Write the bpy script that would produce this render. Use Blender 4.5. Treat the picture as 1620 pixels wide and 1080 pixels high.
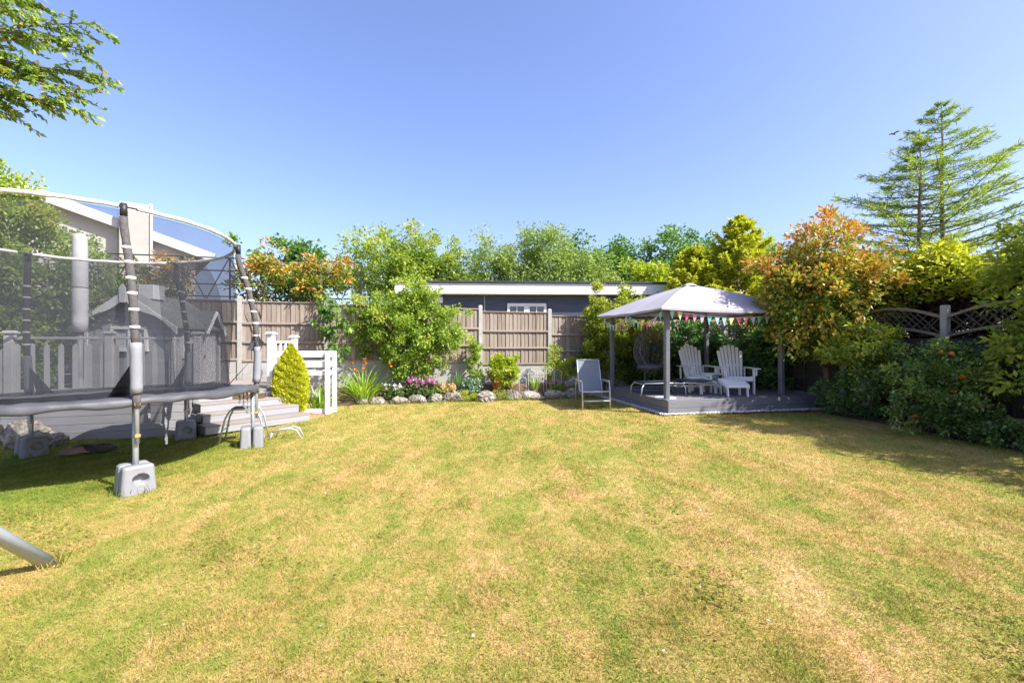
import bpy, bmesh, math, random
import numpy as np
from mathutils import Vector, Matrix, Euler

for _o in list(bpy.data.objects):
    bpy.data.objects.remove(_o)
SC = bpy.context.scene
COL = SC.collection
R = math.radians
GARDEN = R(13.0)                      # the garden's fences and gazebo stand 13 degrees off the view axis

# ------------------------------------------------------------------ camera, sky, sun, exposure
cam_data = bpy.data.cameras.new('camera')
cam_data.sensor_width = 36.0
cam_data.lens = 16.0
cam_data.clip_end = 1500.0
cam = bpy.data.objects.new('camera', cam_data)
cam.location = (0, 0, 1.5)
cam.rotation_euler = (R(90), 0, 0)
COL.objects.link(cam)
SC.camera = cam

SUN_AZ = Vector((0.89, -0.456)).normalized()     # horizontal direction towards the sun
SUN_EL = R(45)
sun_dir = Vector((SUN_AZ.x * math.cos(SUN_EL), SUN_AZ.y * math.cos(SUN_EL), math.sin(SUN_EL)))
world = bpy.data.worlds.new('World')
SC.world = world
world.use_nodes = True
wn = world.node_tree
wn.nodes.clear()
sky = wn.nodes.new('ShaderNodeTexSky')
sky.sky_type = 'NISHITA'
sky.sun_disc = False
sky.sun_elevation = SUN_EL
sky.sun_rotation = math.atan2(SUN_AZ.x, SUN_AZ.y)
sky.air_density = 1.0
sky.dust_density = 2.2
sky.ozone_density = 4.0
sky.altitude = 50
bg = wn.nodes.new('ShaderNodeBackground')
bg.inputs['Strength'].default_value = 0.088
wo = wn.nodes.new('ShaderNodeOutputWorld')
tint = wn.nodes.new('ShaderNodeMix')           # white balance of the clear sky
tint.data_type = 'RGBA'
tint.blend_type = 'MULTIPLY'
tint.inputs['Factor'].default_value = 1.0
tint.inputs['B'].default_value = (1.06, 0.97, 1.13, 1)
wn.links.new(sky.outputs[0], tint.inputs['A'])
wn.links.new(tint.outputs['Result'], bg.inputs['Color'])
wn.links.new(bg.outputs[0], wo.inputs['Surface'])

sun_data = bpy.data.lights.new('sun', 'SUN')
sun_data.energy = 3.4
sun_data.angle = R(0.53)
sun_data.color = (1.0, 0.955, 0.88)
sun = bpy.data.objects.new('sun', sun_data)
sun.rotation_euler = sun_dir.to_track_quat('Z', 'Y').to_euler()
sun.location = (20, -10, 30)
COL.objects.link(sun)

SC.view_settings.view_transform = 'Standard'
SC.view_settings.look = 'None'
SC.view_settings.gamma = 1.0
SC.view_settings.use_curve_mapping = False
SC.view_settings.exposure = 1.72
SC.render.engine = 'CYCLES'
SC.cycles.use_denoising = True
SC.cycles.denoising_prefilter = 'NONE'
SC.cycles.max_bounces = 8
SC.cycles.transparent_max_bounces = 16

# ------------------------------------------------------------------ materials
MATS = {}
def new_mat(name):
    m = bpy.data.materials.new(name)
    m.use_nodes = True
    nt = m.node_tree
    nt.nodes.clear()
    out = nt.nodes.new('ShaderNodeOutputMaterial')
    MATS[name] = m
    return m, nt, out

def N(nt, kind, **kw):
    n = nt.nodes.new(kind)
    for k, v in kw.items():
        setattr(n, k, v)
    return n

def ramp(nt, fac, stops):
    r = nt.nodes.new('ShaderNodeValToRGB')
    el = r.color_ramp.elements
    while len(el) < len(stops):
        el.new(0.5)
    for e, (p, c) in zip(el, stops):
        e.position = p
        e.color = (*c, 1)
    if fac is not None:
        nt.links.new(fac, r.inputs['Fac'])
    return r.outputs['Color']

def noise(nt, vec, scale, detail=4, rough=0.55, dist=0.0):
    n = nt.nodes.new('ShaderNodeTexNoise')
    n.inputs['Scale'].default_value = scale
    n.inputs['Detail'].default_value = detail
    n.inputs['Roughness'].default_value = rough
    n.inputs['Distortion'].default_value = dist
    if vec is not None:
        nt.links.new(vec, n.inputs['Vector'])
    return n.outputs['Fac']

def math_n(nt, op, a, b=None, clamp=False):
    n = nt.nodes.new('ShaderNodeMath')
    n.operation = op
    n.use_clamp = clamp
    for i, x in enumerate((a, b)):
        if x is None:
            continue
        if isinstance(x, (int, float)):
            n.inputs[i].default_value = x
        else:
            nt.links.new(x, n.inputs[i])
    return n.outputs[0]

def mapped(nt, scale=(1, 1, 1), coord='Object'):
    tc = nt.nodes.new('ShaderNodeTexCoord')
    mp = nt.nodes.new('ShaderNodeMapping')
    mp.inputs['Scale'].default_value = scale
    nt.links.new(tc.outputs[coord], mp.inputs['Vector'])
    return mp.outputs[0]

def surf(name, dark, light, rough=0.6, scale=6.0, stretch=(1, 1, 1), bump=0.15, metal=0.0, per_object=0.0, spec=0.4, fine=60.0):
    """a mottled solid surface: two tones of its own colour, fine relief, piece to piece variation"""
    m, nt, out = new_mat(name)
    b = N(nt, 'ShaderNodeBsdfPrincipled')
    vec = mapped(nt, stretch)
    if per_object:
        oi = N(nt, 'ShaderNodeObjectInfo')
        off = N(nt, 'ShaderNodeVectorMath', operation='SCALE')
        comb = N(nt, 'ShaderNodeCombineXYZ')
        nt.links.new(oi.outputs['Random'], comb.inputs[0])
        nt.links.new(oi.outputs['Random'], comb.inputs[2])
        nt.links.new(comb.outputs[0], off.inputs[0])
        off.inputs['Scale'].default_value = 37.0
        add = N(nt, 'ShaderNodeVectorMath', operation='ADD')
        nt.links.new(vec, add.inputs[0])
        nt.links.new(off.outputs[0], add.inputs[1])
        vec = add.outputs[0]
    f = noise(nt, vec, scale, 6, 0.6)
    f = math_n(nt, 'MULTIPLY_ADD', f, 1.6)
    f.node.inputs[2].default_value = -0.3
    if per_object:
        k = math_n(nt, 'MULTIPLY_ADD', oi.outputs['Random'], per_object)
        k.node.inputs[2].default_value = -per_object / 2
        f = math_n(nt, 'ADD', f, k, True)
    c = ramp(nt, f, [(0.0, dark), (1.0, light)])
    nt.links.new(c, b.inputs['Base Color'])
    b.inputs['Roughness'].default_value = rough
    b.inputs['Metallic'].default_value = metal
    b.inputs['Specular IOR Level'].default_value = spec
    if bump:
        bp = N(nt, 'ShaderNodeBump')
        bp.inputs['Strength'].default_value = bump
        bp.inputs['Distance'].default_value = 0.01
        nt.links.new(noise(nt, vec, fine, 4), bp.inputs['Height'])
        nt.links.new(bp.outputs[0], b.inputs['Normal'])
    nt.links.new(b.outputs[0], out.inputs['Surface'])
    return m

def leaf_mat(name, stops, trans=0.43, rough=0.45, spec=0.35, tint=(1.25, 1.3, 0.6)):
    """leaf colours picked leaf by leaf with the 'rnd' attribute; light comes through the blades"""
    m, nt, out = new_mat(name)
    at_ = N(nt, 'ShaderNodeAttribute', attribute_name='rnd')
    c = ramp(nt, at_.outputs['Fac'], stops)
    b = N(nt, 'ShaderNodeBsdfPrincipled')
    nt.links.new(c, b.inputs['Base Color'])
    b.inputs['Roughness'].default_value = rough
    b.inputs['Specular IOR Level'].default_value = spec
    t = N(nt, 'ShaderNodeBsdfTranslucent')
    mul = N(nt, 'ShaderNodeMix', data_type='RGBA', blend_type='MULTIPLY')
    mul.inputs['Factor'].default_value = 1.0
    nt.links.new(c, mul.inputs['A'])
    mul.inputs['B'].default_value = (*tint, 1)
    nt.links.new(mul.outputs['Result'], t.inputs['Color'])
    mx = N(nt, 'ShaderNodeMixShader')
    mx.inputs['Fac'].default_value = trans
    nt.links.new(b.outputs[0], mx.inputs[1])
    nt.links.new(t.outputs[0], mx.inputs[2])
    nt.links.new(mx.outputs[0], out.inputs['Surface'])
    return m

def grass_mat(name, blades):
    """dry summer lawn: green, straw and bare tan patches at several sizes, greener where the trampoline keeps it moist"""
    m, nt, out = new_mat(name)
    g = N(nt, 'ShaderNodeNewGeometry')
    pos = g.outputs['Position']
    # mowing bands run across the garden
    rot = N(nt, 'ShaderNodeMapping')
    rot.inputs['Rotation'].default_value = (0, 0, R(-35))
    rot.inputs['Scale'].default_value = (1, 0.35, 1)
    nt.links.new(pos, rot.inputs['Vector'])
    n1 = noise(nt, rot.outputs[0], 0.75, 3, 0.5, 0.3)
    n2 = noise(nt, rot.outputs[0], 3.2, 5, 0.6, 0.4)
    n5 = noise(nt, pos, 7.0, 4, 0.6, 0.5)
    n3 = noise(nt, pos, 28.0, 4, 0.65)
    f = math_n(nt, 'MULTIPLY', n1, 0.55)
    f = math_n(nt, 'ADD', f, math_n(nt, 'MULTIPLY', n2, 0.80))
    f = math_n(nt, 'ADD', f, math_n(nt, 'MULTIPLY', n5, 0.70))
    f = math_n(nt, 'ADD', f, math_n(nt, 'MULTIPLY', n3, 0.55))
    f = math_n(nt, 'SUBTRACT', f, 1.30)
    f = math_n(nt, 'MULTIPLY', f, 1.12)
    f = math_n(nt, 'ADD', f, 0.46)
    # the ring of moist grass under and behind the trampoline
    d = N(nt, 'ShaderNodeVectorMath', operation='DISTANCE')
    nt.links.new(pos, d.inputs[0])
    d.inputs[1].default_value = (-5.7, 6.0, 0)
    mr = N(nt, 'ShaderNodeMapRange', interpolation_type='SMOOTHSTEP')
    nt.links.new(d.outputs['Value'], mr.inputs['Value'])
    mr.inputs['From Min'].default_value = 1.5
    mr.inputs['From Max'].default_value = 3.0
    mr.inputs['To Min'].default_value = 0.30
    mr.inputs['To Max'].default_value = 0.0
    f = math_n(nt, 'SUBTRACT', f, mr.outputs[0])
    if blades:
        at_ = N(nt, 'ShaderNodeAttribute', attribute_name='rnd')
        k = math_n(nt, 'MULTIPLY_ADD', at_.outputs['Fac'], 0.36)
        k.node.inputs[2].default_value = -0.18
        f = math_n(nt, 'ADD', f, k)
    f = math_n(nt, 'ADD', f, 0.0, True)
    c1 = ramp(nt, f, [(0.0, (0.125, 0.195, 0.0241)), (0.28, (0.225, 0.258, 0.0422)), (0.5, (0.35, 0.307, 0.0782)),
                      (0.74, (0.51, 0.365, 0.145)), (1.0, (0.66, 0.487, 0.261))])
    c2 = ramp(nt, f, [(0.0, (0.13, 0.175, 0.0241)), (0.28, (0.25, 0.249, 0.0451)), (0.5, (0.385, 0.292, 0.0823)),
                      (0.74, (0.53, 0.341, 0.145)), (1.0, (0.64, 0.428, 0.251))])
    hue = noise(nt, pos, 1.3, 4, 0.6, 0.5)
    hr = N(nt, 'ShaderNodeMapRange')
    nt.links.new(hue, hr.inputs['Value'])
    hr.inputs['From Min'].default_value = 0.38
    hr.inputs['From Max'].default_value = 0.62
    mixc = N(nt, 'ShaderNodeMix', data_type='RGBA')
    nt.links.new(hr.outputs[0], mixc.inputs['Factor'])
    nt.links.new(c1, mixc.inputs['A'])
    nt.links.new(c2, mixc.inputs['B'])
    c = mixc.outputs['Result']
    b = N(nt, 'ShaderNodeBsdfPrincipled')
    nt.links.new(c, b.inputs['Base Color'])
    b.inputs['Roughness'].default_value = 0.75
    b.inputs['Specular IOR Level'].default_value = 0.15
    if blades:
        t = N(nt, 'ShaderNodeBsdfTranslucent')
        nt.links.new(c, t.inputs['Color'])
        mx = N(nt, 'ShaderNodeMixShader')
        mx.inputs['Fac'].default_value = 0.35
        nt.links.new(b.outputs[0], mx.inputs[1])
        nt.links.new(t.outputs[0], mx.inputs[2])
        nt.links.new(mx.outputs[0], out.inputs['Surface'])
    else:
        bp = N(nt, 'ShaderNodeBump')
        bp.inputs['Strength'].default_value = 0.7
        bp.inputs['Distance'].default_value = 0.03
        nt.links.new(noise(nt, pos, 70, 5, 0.7), bp.inputs['Height'])
        nt.links.new(bp.outputs[0], b.inputs['Normal'])
        nt.links.new(b.outputs[0], out.inputs['Surface'])
    return m

def net_mat(name, col, cover):
    """woven safety net: strands cover this share of the area, the rest is open"""
    m, nt, out = new_mat(name)
    b = N(nt, 'ShaderNodeBsdfDiffuse')
    b.inputs['Color'].default_value = (*col, 1)
    tr = N(nt, 'ShaderNodeBsdfTransparent')
    mx = N(nt, 'ShaderNodeMixShader')
    vec = mapped(nt, (1, 1, 1))
    f = noise(nt, vec, 1.6, 3)
    k = math_n(nt, 'MULTIPLY_ADD', f, 0.22)
    k.node.inputs[2].default_value = cover - 0.11
    nt.links.new(k, mx.inputs['Fac'])
    nt.links.new(tr.outputs[0], mx.inputs[1])
    nt.links.new(b.outputs[0], mx.inputs[2])
    nt.links.new(mx.outputs[0], out.inputs['Surface'])
    return m

def glass_mat(name, col=(0.05, 0.06, 0.07)):
    m, nt, out = new_mat(name)
    b = N(nt, 'ShaderNodeBsdfPrincipled')
    b.inputs['Base Color'].default_value = (*col, 1)
    b.inputs['Roughness'].default_value = 0.04
    b.inputs['Specular IOR Level'].default_value = 0.9
    nt.links.new(b.outputs[0], out.inputs['Surface'])
    return m

grass_mat('lawn_ground', False)
grass_mat('lawn_blades', True)
surf('soil', (0.059, 0.0389, 0.026), (0.177, 0.124, 0.0826), 0.95, 9, bump=0.9, fine=35, spec=0.1)
surf('bark_mulch', (0.142, 0.0767, 0.0472), (0.354, 0.224, 0.142), 0.95, 30, bump=0.9, fine=60, spec=0.1)
surf('fence_wood', (0.159, 0.125, 0.0988), (0.309, 0.262, 0.216), 0.85, 2.2, (7, 7, 0.7), 0.35, per_object=0.55, fine=25, spec=0.15)
surf('fence_rail_wood', (0.196, 0.158, 0.124), (0.339, 0.286, 0.232), 0.85, 2.2, (0.7, 7, 7), 0.3, per_object=0.3, fine=25, spec=0.15)
surf('concrete', (0.266, 0.258, 0.241), (0.414, 0.401, 0.373), 0.9, 5, bump=0.4, per_object=0.2, spec=0.2)
surf('dark_fence_wood', (0.035, 0.032, 0.028), (0.10, 0.09, 0.075), 0.85, 2.5, (0.8, 6, 6), 0.35, per_object=0.4, fine=30, spec=0.15)
surf('trellis_trim_wood', (0.16, 0.125, 0.09), (0.30, 0.245, 0.18), 0.8, 2.5, (0.8, 6, 6), 0.3, fine=30, spec=0.2)
surf('deck_grey', (0.132, 0.132, 0.145), (0.197, 0.197, 0.212), 0.6, 2.0, (0.6, 7, 7), 0.2, per_object=0.3, fine=30)
surf('deck_pale', (0.217, 0.217, 0.228), (0.293, 0.293, 0.303), 0.6, 2.0, (0.6, 7, 7), 0.2, per_object=0.3, fine=30)
surf('deck_tread', (0.195, 0.167, 0.147), (0.282, 0.249, 0.222), 0.7, 2.0, (0.6, 7, 7), 0.25, per_object=0.3, fine=30)
surf('white_paint', (0.608, 0.608, 0.599), (0.713, 0.713, 0.703), 0.5, 3, bump=0.06, per_object=0.15)
surf('chair_white', (0.838, 0.838, 0.838), (0.85, 0.85, 0.85), 0.45, 3, bump=0.05, per_object=0.2)
surf('playhouse_grey', (0.263, 0.278, 0.287), (0.371, 0.385, 0.397), 0.65, 2.0, (0.6, 6, 6), 0.15, per_object=0.25, fine=30)
surf('playhouse_trim', (0.485, 0.494, 0.506), (0.607, 0.616, 0.626), 0.6, 3, bump=0.1)
surf('roof_felt', (0.159, 0.171, 0.159), (0.262, 0.275, 0.255), 0.95, 4, bump=0.6, fine=90, spec=0.1)
surf('render_cream', (0.506, 0.472, 0.421), (0.607, 0.58, 0.531), 0.9, 2, bump=0.3)
surf('roof_tile', (0.20, 0.115, 0.085), (0.33, 0.20, 0.15), 0.85, 6, bump=0.4, per_object=0.3)
surf('dark_cladding', (0.0406, 0.0483, 0.0733), (0.0812, 0.0905, 0.127), 0.55, 2.0, (0.6, 6, 6), 0.12, per_object=0.3, fine=30)
surf('roof_edge', (0.02, 0.022, 0.028), (0.05, 0.052, 0.062), 0.6, 4, bump=0.1)
surf('gazebo_metal', (0.102, 0.11, 0.13), (0.15, 0.158, 0.18), 0.42, 4, bump=0.05, spec=0.5)
surf('galvanised', (0.316, 0.346, 0.368), (0.452, 0.481, 0.505), 0.38, 14, bump=0.05, metal=0.55, spec=0.5)
surf('painted_steel', (0.36, 0.42, 0.47), (0.48, 0.53, 0.58), 0.45, 10, bump=0.05, spec=0.5)
surf('aluminium', (0.418, 0.425, 0.433), (0.513, 0.522, 0.53), 0.38, 8, bump=0.03, metal=0.4, spec=0.5)
surf('brass', (0.42, 0.30, 0.12), (0.55, 0.42, 0.2), 0.4, 8, metal=0.7, bump=0.05)
surf('foam_sleeve', (0.045, 0.042, 0.042), (0.15, 0.14, 0.138), 0.95, 45, bump=0.8, fine=160, spec=0.1)
surf('pale_sleeve', (0.176, 0.184, 0.198), (0.232, 0.239, 0.25), 0.75, 5, bump=0.25, fine=20)
surf('pad_fabric', (0.0491, 0.0505, 0.0571), (0.0918, 0.0936, 0.101), 0.55, 3.5, bump=0.6, fine=9)
surf('jump_mat', (0.015, 0.015, 0.017), (0.03, 0.03, 0.033), 0.8, 10)
surf('grey_plastic', (0.184, 0.187, 0.197), (0.245, 0.248, 0.259), 0.55, 5, bump=0.12, fine=120)
surf('ring_sleeve', (0.407, 0.407, 0.379), (0.704, 0.704, 0.668), 0.8, 22, (1, 1, 1), 0.6, fine=40)
surf('black_metal', (0.012, 0.012, 0.013), (0.03, 0.03, 0.032), 0.5, 8, bump=0.05)
surf('flap_fabric', (0.12, 0.12, 0.13), (0.20, 0.20, 0.215), 0.85, 6, bump=0.3)
surf('dark_cloth', (0.015, 0.013, 0.012), (0.07, 0.05, 0.04), 0.6, 9, bump=0.5, fine=20)
surf('brown_cloth', (0.16, 0.09, 0.06), (0.34, 0.22, 0.16), 0.8, 9, bump=0.5, fine=20)
surf('canopy_fabric', (0.46, 0.433, 0.46), (0.529, 0.502, 0.529), 0.85, 1.5, bump=0.12, fine=14, spec=0.15)
def cloth_mat(name, base, trans):
    m = MATS[base].copy(); m.name = name; MATS[name] = m
    nt = m.node_tree
    out = next(n for n in nt.nodes if n.type == 'OUTPUT_MATERIAL'); b = next(n for n in nt.nodes if n.type == 'BSDF_PRINCIPLED')
    t = N(nt, 'ShaderNodeBsdfTranslucent'); mx = N(nt, 'ShaderNodeMixShader')
    col = b.inputs['Base Color'].links[0].from_socket
    nt.links.new(col, t.inputs['Color']); mx.inputs['Fac'].default_value = trans
    nt.links.new(b.outputs[0], mx.inputs[1]); nt.links.new(t.outputs[0], mx.inputs[2]); nt.links.new(mx.outputs[0], out.inputs['Surface'])
cloth_mat('canopy_cloth', 'canopy_fabric', 0.33)
surf('sling_blue', (0.13, 0.156, 0.189), (0.168, 0.195, 0.228), 0.75, 9, bump=0.1, fine=200)
surf('sling_dark', (0.06, 0.066, 0.078), (0.10, 0.105, 0.12), 0.75, 9, bump=0.1, fine=200)
surf('rattan_grey', (0.07, 0.072, 0.08), (0.15, 0.152, 0.165), 0.6, 30, bump=0.3)
surf('limestone', (0.225, 0.199, 0.169), (0.495, 0.465, 0.42), 0.92, 5.5, bump=1.0, per_object=0.3, fine=22, spec=0.15)
def rock_mat():
    m, nt, out = new_mat('weathered_stone')
    b = N(nt, 'ShaderNodeBsdfPrincipled')
    g = N(nt, 'ShaderNodeNewGeometry')
    f = noise(nt, g.outputs['Position'], 9.0, 8, 0.7, 0.6)
    c = ramp(nt, f, [(0.30, (0.10, 0.085, 0.07)), (0.46, (0.25, 0.22, 0.18)), (0.60, (0.40, 0.365, 0.315)), (0.75, (0.52, 0.49, 0.44))])
    nt.links.new(c, b.inputs['Base Color'])
    b.inputs['Roughness'].default_value = 0.95
    b.inputs['Specular IOR Level'].default_value = 0.1
    bp = N(nt, 'ShaderNodeBump')
    bp.inputs['Strength'].default_value = 1.0
    bp.inputs['Distance'].default_value = 0.04
    nt.links.new(noise(nt, g.outputs['Position'], 22, 6, 0.7), bp.inputs['Height'])
    nt.links.new(bp.outputs[0], b.inputs['Normal'])
    nt.links.new(b.outputs[0], out.inputs['Surface'])
rock_mat()
surf('pebble', (0.44, 0.424, 0.4), (0.624, 0.608, 0.576), 0.8, 20, bump=0.2)
surf('bark', (0.11, 0.08, 0.06), (0.26, 0.20, 0.155), 0.95, 5, (4, 4, 0.8), 0.8, fine=40, spec=0.1)
surf('twig', (0.10, 0.07, 0.045), (0.20, 0.145, 0.095), 0.9, 6, bump=0.4, spec=0.1)
surf('grey_render', (0.32, 0.31, 0.30), (0.45, 0.44, 0.43), 0.85, 3, bump=0.2)
surf('parasol_cover', (0.494, 0.498, 0.511), (0.614, 0.618, 0.627), 0.8, 4, bump=0.5, fine=8)
surf('curtain', (0.40, 0.43, 0.46), (0.55, 0.58, 0.61), 0.9, 2, (9, 1, 1), 0.2)
glass_mat('window_glass')
net_mat('net_mesh', (0.036, 0.038, 0.046), 0.50)
net_mat('net_band', (0.02, 0.02, 0.022), 0.74)
for nm, c in (('flag_mint', (0.33, 0.58, 0.46)), ('flag_yellow', (0.74, 0.62, 0.25)), ('flag_pink', (0.75, 0.12, 0.26)),
              ('flag_rose', (0.70, 0.30, 0.42)), ('flag_lilac', (0.56, 0.40, 0.60)), ('flag_teal', (0.14, 0.50, 0.52)), ('flag_sky', (0.38, 0.52, 0.72))):
    surf(nm, tuple(x * 0.88 for x in c), c, 0.85, 8, bump=0.1, spec=0.1)
G_ = lambda *c: c
leaf_mat('leaf_rose', [(0, (0.0896, 0.163, 0.0256)), (0.45, (0.211, 0.326, 0.0461)), (0.85, (0.422, 0.516, 0.0832)), (1, (0.538, 0.461, 0.115))])
leaf_mat('leaf_photinia', [(0, (0.0517, 0.115, 0.023)), (0.4, (0.149, 0.236, 0.0345)), (0.62, (0.38, 0.356, 0.0517)), (0.82, (0.6, 0.356, 0.0805)), (1, (0.6, 0.196, 0.0805))], 0.3)
leaf_mat('leaf_laurel', [(0, (0.038, 0.0948, 0.0278)), (0.55, (0.108, 0.189, 0.0455)), (1, (0.278, 0.341, 0.0759))], 0.28, 0.35, 0.5)
leaf_mat('leaf_privet', [(0, (0.0805, 0.127, 0.0172)), (0.5, (0.213, 0.282, 0.0403)), (1, (0.46, 0.483, 0.069))])
leaf_mat('leaf_oak', [(0, (0.0432, 0.108, 0.0236)), (0.6, (0.114, 0.231, 0.0432)), (1, (0.245, 0.363, 0.0668))])
leaf_mat('leaf_willow', [(0, (0.0982, 0.167, 0.0491)), (0.5, (0.225, 0.324, 0.0884)), (0.9, (0.393, 0.461, 0.138)), (1, (0.511, 0.432, 0.158))])
leaf_mat('leaf_field', [(0, (0.0972, 0.174, 0.0303)), (0.5, (0.248, 0.345, 0.0562)), (0.9, (0.432, 0.486, 0.0864)), (1, (0.54, 0.411, 0.108))])
leaf_mat('leaf_lime', [(0, (0.124, 0.194, 0.0177)), (0.5, (0.318, 0.407, 0.0318)), (1, (0.54, 0.54, 0.053))])
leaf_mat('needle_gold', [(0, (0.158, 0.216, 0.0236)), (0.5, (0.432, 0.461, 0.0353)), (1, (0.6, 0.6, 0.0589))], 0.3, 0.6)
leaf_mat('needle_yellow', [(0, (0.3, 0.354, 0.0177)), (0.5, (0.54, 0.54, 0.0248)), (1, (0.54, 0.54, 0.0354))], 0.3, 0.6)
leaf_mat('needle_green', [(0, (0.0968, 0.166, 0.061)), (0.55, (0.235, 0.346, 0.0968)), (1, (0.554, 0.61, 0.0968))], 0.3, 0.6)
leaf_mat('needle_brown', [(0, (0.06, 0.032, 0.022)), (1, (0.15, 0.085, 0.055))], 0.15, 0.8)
leaf_mat('leaf_cherry', [(0, (0.0688, 0.147, 0.0275)), (0.5, (0.197, 0.305, 0.0511)), (0.85, (0.374, 0.422, 0.0668)), (1, (0.511, 0.255, 0.117))], 0.42)
leaf_mat('leaf_dark', [(0, (0.0389, 0.0976, 0.0306)), (0.6, (0.0976, 0.209, 0.0557)), (1, (0.236, 0.361, 0.0891))], 0.22)
leaf_mat('leaf_blue', [(0, (0.0982, 0.177, 0.117)), (1, (0.275, 0.393, 0.255))], 0.2)
leaf_mat('leaf_strap', [(0, (0.117, 0.236, 0.0294)), (0.6, (0.294, 0.471, 0.0491)), (1, (0.55, 0.6, 0.0982))], 0.35)
leaf_mat('leaf_red', [(0, (0.197, 0.0589, 0.0353)), (1, (0.6, 0.197, 0.0982))], 0.3)
leaf_mat('petal_pink', [(0, (0.60, 0.16, 0.42)), (1, (0.78, 0.42, 0.70))], 0.3, tint=(1.1, 0.9, 1.1))
leaf_mat('petal_peach', [(0, (0.68, 0.32, 0.22)), (1, (0.80, 0.60, 0.42))], 0.3, tint=(1.1, 1, 0.9))
leaf_mat('petal_orange', [(0, (0.72, 0.17, 0.02)), (1, (0.80, 0.34, 0.04))], 0.3, tint=(1.1, 1, 0.6))
leaf_mat('petal_white', [(0, (0.62, 0.60, 0.66)), (1, (0.8, 0.8, 0.8))], 0.3, tint=(1, 1, 1))
leaf_mat('seed_brown', [(0, (0.20, 0.10, 0.06)), (1, (0.40, 0.22, 0.12))], 0.2)

# ------------------------------------------------------------------ builders
def obj(name, me, parent=None, mat=None):
    o = bpy.data.objects.new(name, me)
    COL.objects.link(o)
    if parent is not None:
        o.parent = parent
    if mat is not None and me is not None and not me.materials:
        me.materials.append(MATS[mat])
    return o

def tag(o, label=None, cat=None, group=None, kind=None):
    if label: o['label'] = label
    if cat: o['category'] = cat
    if group: o['group'] = group
    if kind: o['kind'] = kind
    return o

def thing(name, label, cat, loc=(0, 0, 0), rz=0.0, group=None):
    o = bpy.data.objects.new(name, None)
    o.empty_display_size = 0.1
    COL.objects.link(o)
    o.location = loc
    o.rotation_euler = (0, 0, rz)
    return tag(o, label, cat, group)

class MB:
    def __init__(s):
        s.v, s.f = [], []
    def add(s, vs, fs):
        k = len(s.v)
        s.v += [tuple(p) for p in vs]
        s.f += [tuple(i + k for i in f) for f in fs]
        return s
    def box(s, c, size, M=None):
        hx, hy, hz = (x / 2 for x in size)
        vs = [Vector((x, y, z)) for z in (-hz, hz) for x, y in ((-hx, -hy), (hx, -hy), (hx, hy), (-hx, hy))]
        if M is not None:
            vs = [M @ p for p in vs]
        c = Vector(c)
        return s.add([p + c for p in vs], [(3, 2, 1, 0), (4, 5, 6, 7), (0, 1, 5, 4), (1, 2, 6, 5), (2, 3, 7, 6), (3, 0, 4, 7)])
    def tube(s, pts, r, n=8, caps=True, closed=False):
        pts = [Vector(p) for p in pts]
        m = len(pts)
        rs = r if isinstance(r, (list, tuple)) else [r] * m
        ref = None
        k0 = len(s.v)
        for i, p in enumerate(pts):
            if closed:
                d = pts[(i + 1) % m] - pts[i - 1]
            else:
                d = pts[min(i + 1, m - 1)] - pts[max(i - 1, 0)]
            if d.length < 1e-9: d = Vector((0, 0, 1))
            d.normalize()
            if ref is None:
                ref = Vector((0, 0, 1)) if abs(d.z) < 0.9 else Vector((1, 0, 0))
            a = d.cross(ref)
            if a.length < 1e-6: a = d.cross(Vector((1, 0.1, 0)))
            a.normalize()
            b = d.cross(a).normalized()
            ref = a.cross(d).normalized()
            for j in range(n):
                t = 2 * math.pi * j / n
                s.v.append(tuple(p + (a * math.cos(t) + b * math.sin(t)) * rs[i]))
        rows = m if closed else m - 1
        for i in range(rows):
            for j in range(n):
                a0 = k0 + i * n + j; a1 = k0 + i * n + (j + 1) % n
                b0 = k0 + ((i + 1) % m) * n + j; b1 = k0 + ((i + 1) % m) * n + (j + 1) % n
                s.f.append((a0, a1, b1, b0))
        if caps and not closed:
            s.f.append(tuple(k0 + j for j in range(n))[::-1])
            s.f.append(tuple(k0 + (m - 1) * n + j for j in range(n)))
        return s
    def lathe(s, prof, n=24, c=(0, 0, 0)):
        k = len(s.v)
        for (r, z) in prof:
            for j in range(n):
                t = 2 * math.pi * j / n
                s.v.append((c[0] + r * math.cos(t), c[1] + r * math.sin(t), c[2] + z))
        for i in range(len(prof) - 1):
            for j in range(n):
                s.f.append((k + i * n + j, k + i * n + (j + 1) % n, k + (i + 1) * n + (j + 1) % n, k + (i + 1) * n + j))
        return s
    def prism(s, poly, y0, y1):
        """polygon in x,z pushed along y"""
        n = len(poly)
        vs = [(x, y0, z) for x, z in poly] + [(x, y1, z) for x, z in poly]
        fs = [tuple(range(n)), tuple(range(2 * n - 1, n - 1, -1))]
        fs += [(i, i + n, (i + 1) % n + n, (i + 1) % n) for i in range(n)]
        return s.add(vs, fs)
    def mesh(s, name, mat, smooth=False, bevel=0.0):
        me = bpy.data.meshes.new(name)
        me.from_pydata(s.v, [], s.f)
        bm = bmesh.new(); bm.from_mesh(me)
        bmesh.ops.recalc_face_normals(bm, faces=bm.faces)
        if bevel:
            bmesh.ops.bevel(bm, geom=list(bm.edges), offset=bevel, segments=1, affect='EDGES', profile=0.5)
        bm.to_mesh(me); bm.free()
        if smooth:
            me.polygons.foreach_set('use_smooth', [True] * len(me.polygons))
        me.materials.append(MATS[mat])
        return me
    def build(s, name, mat, parent=None, smooth=False, bevel=0.0):
        return obj(name, s.mesh(name, mat, smooth, bevel), parent)

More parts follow.
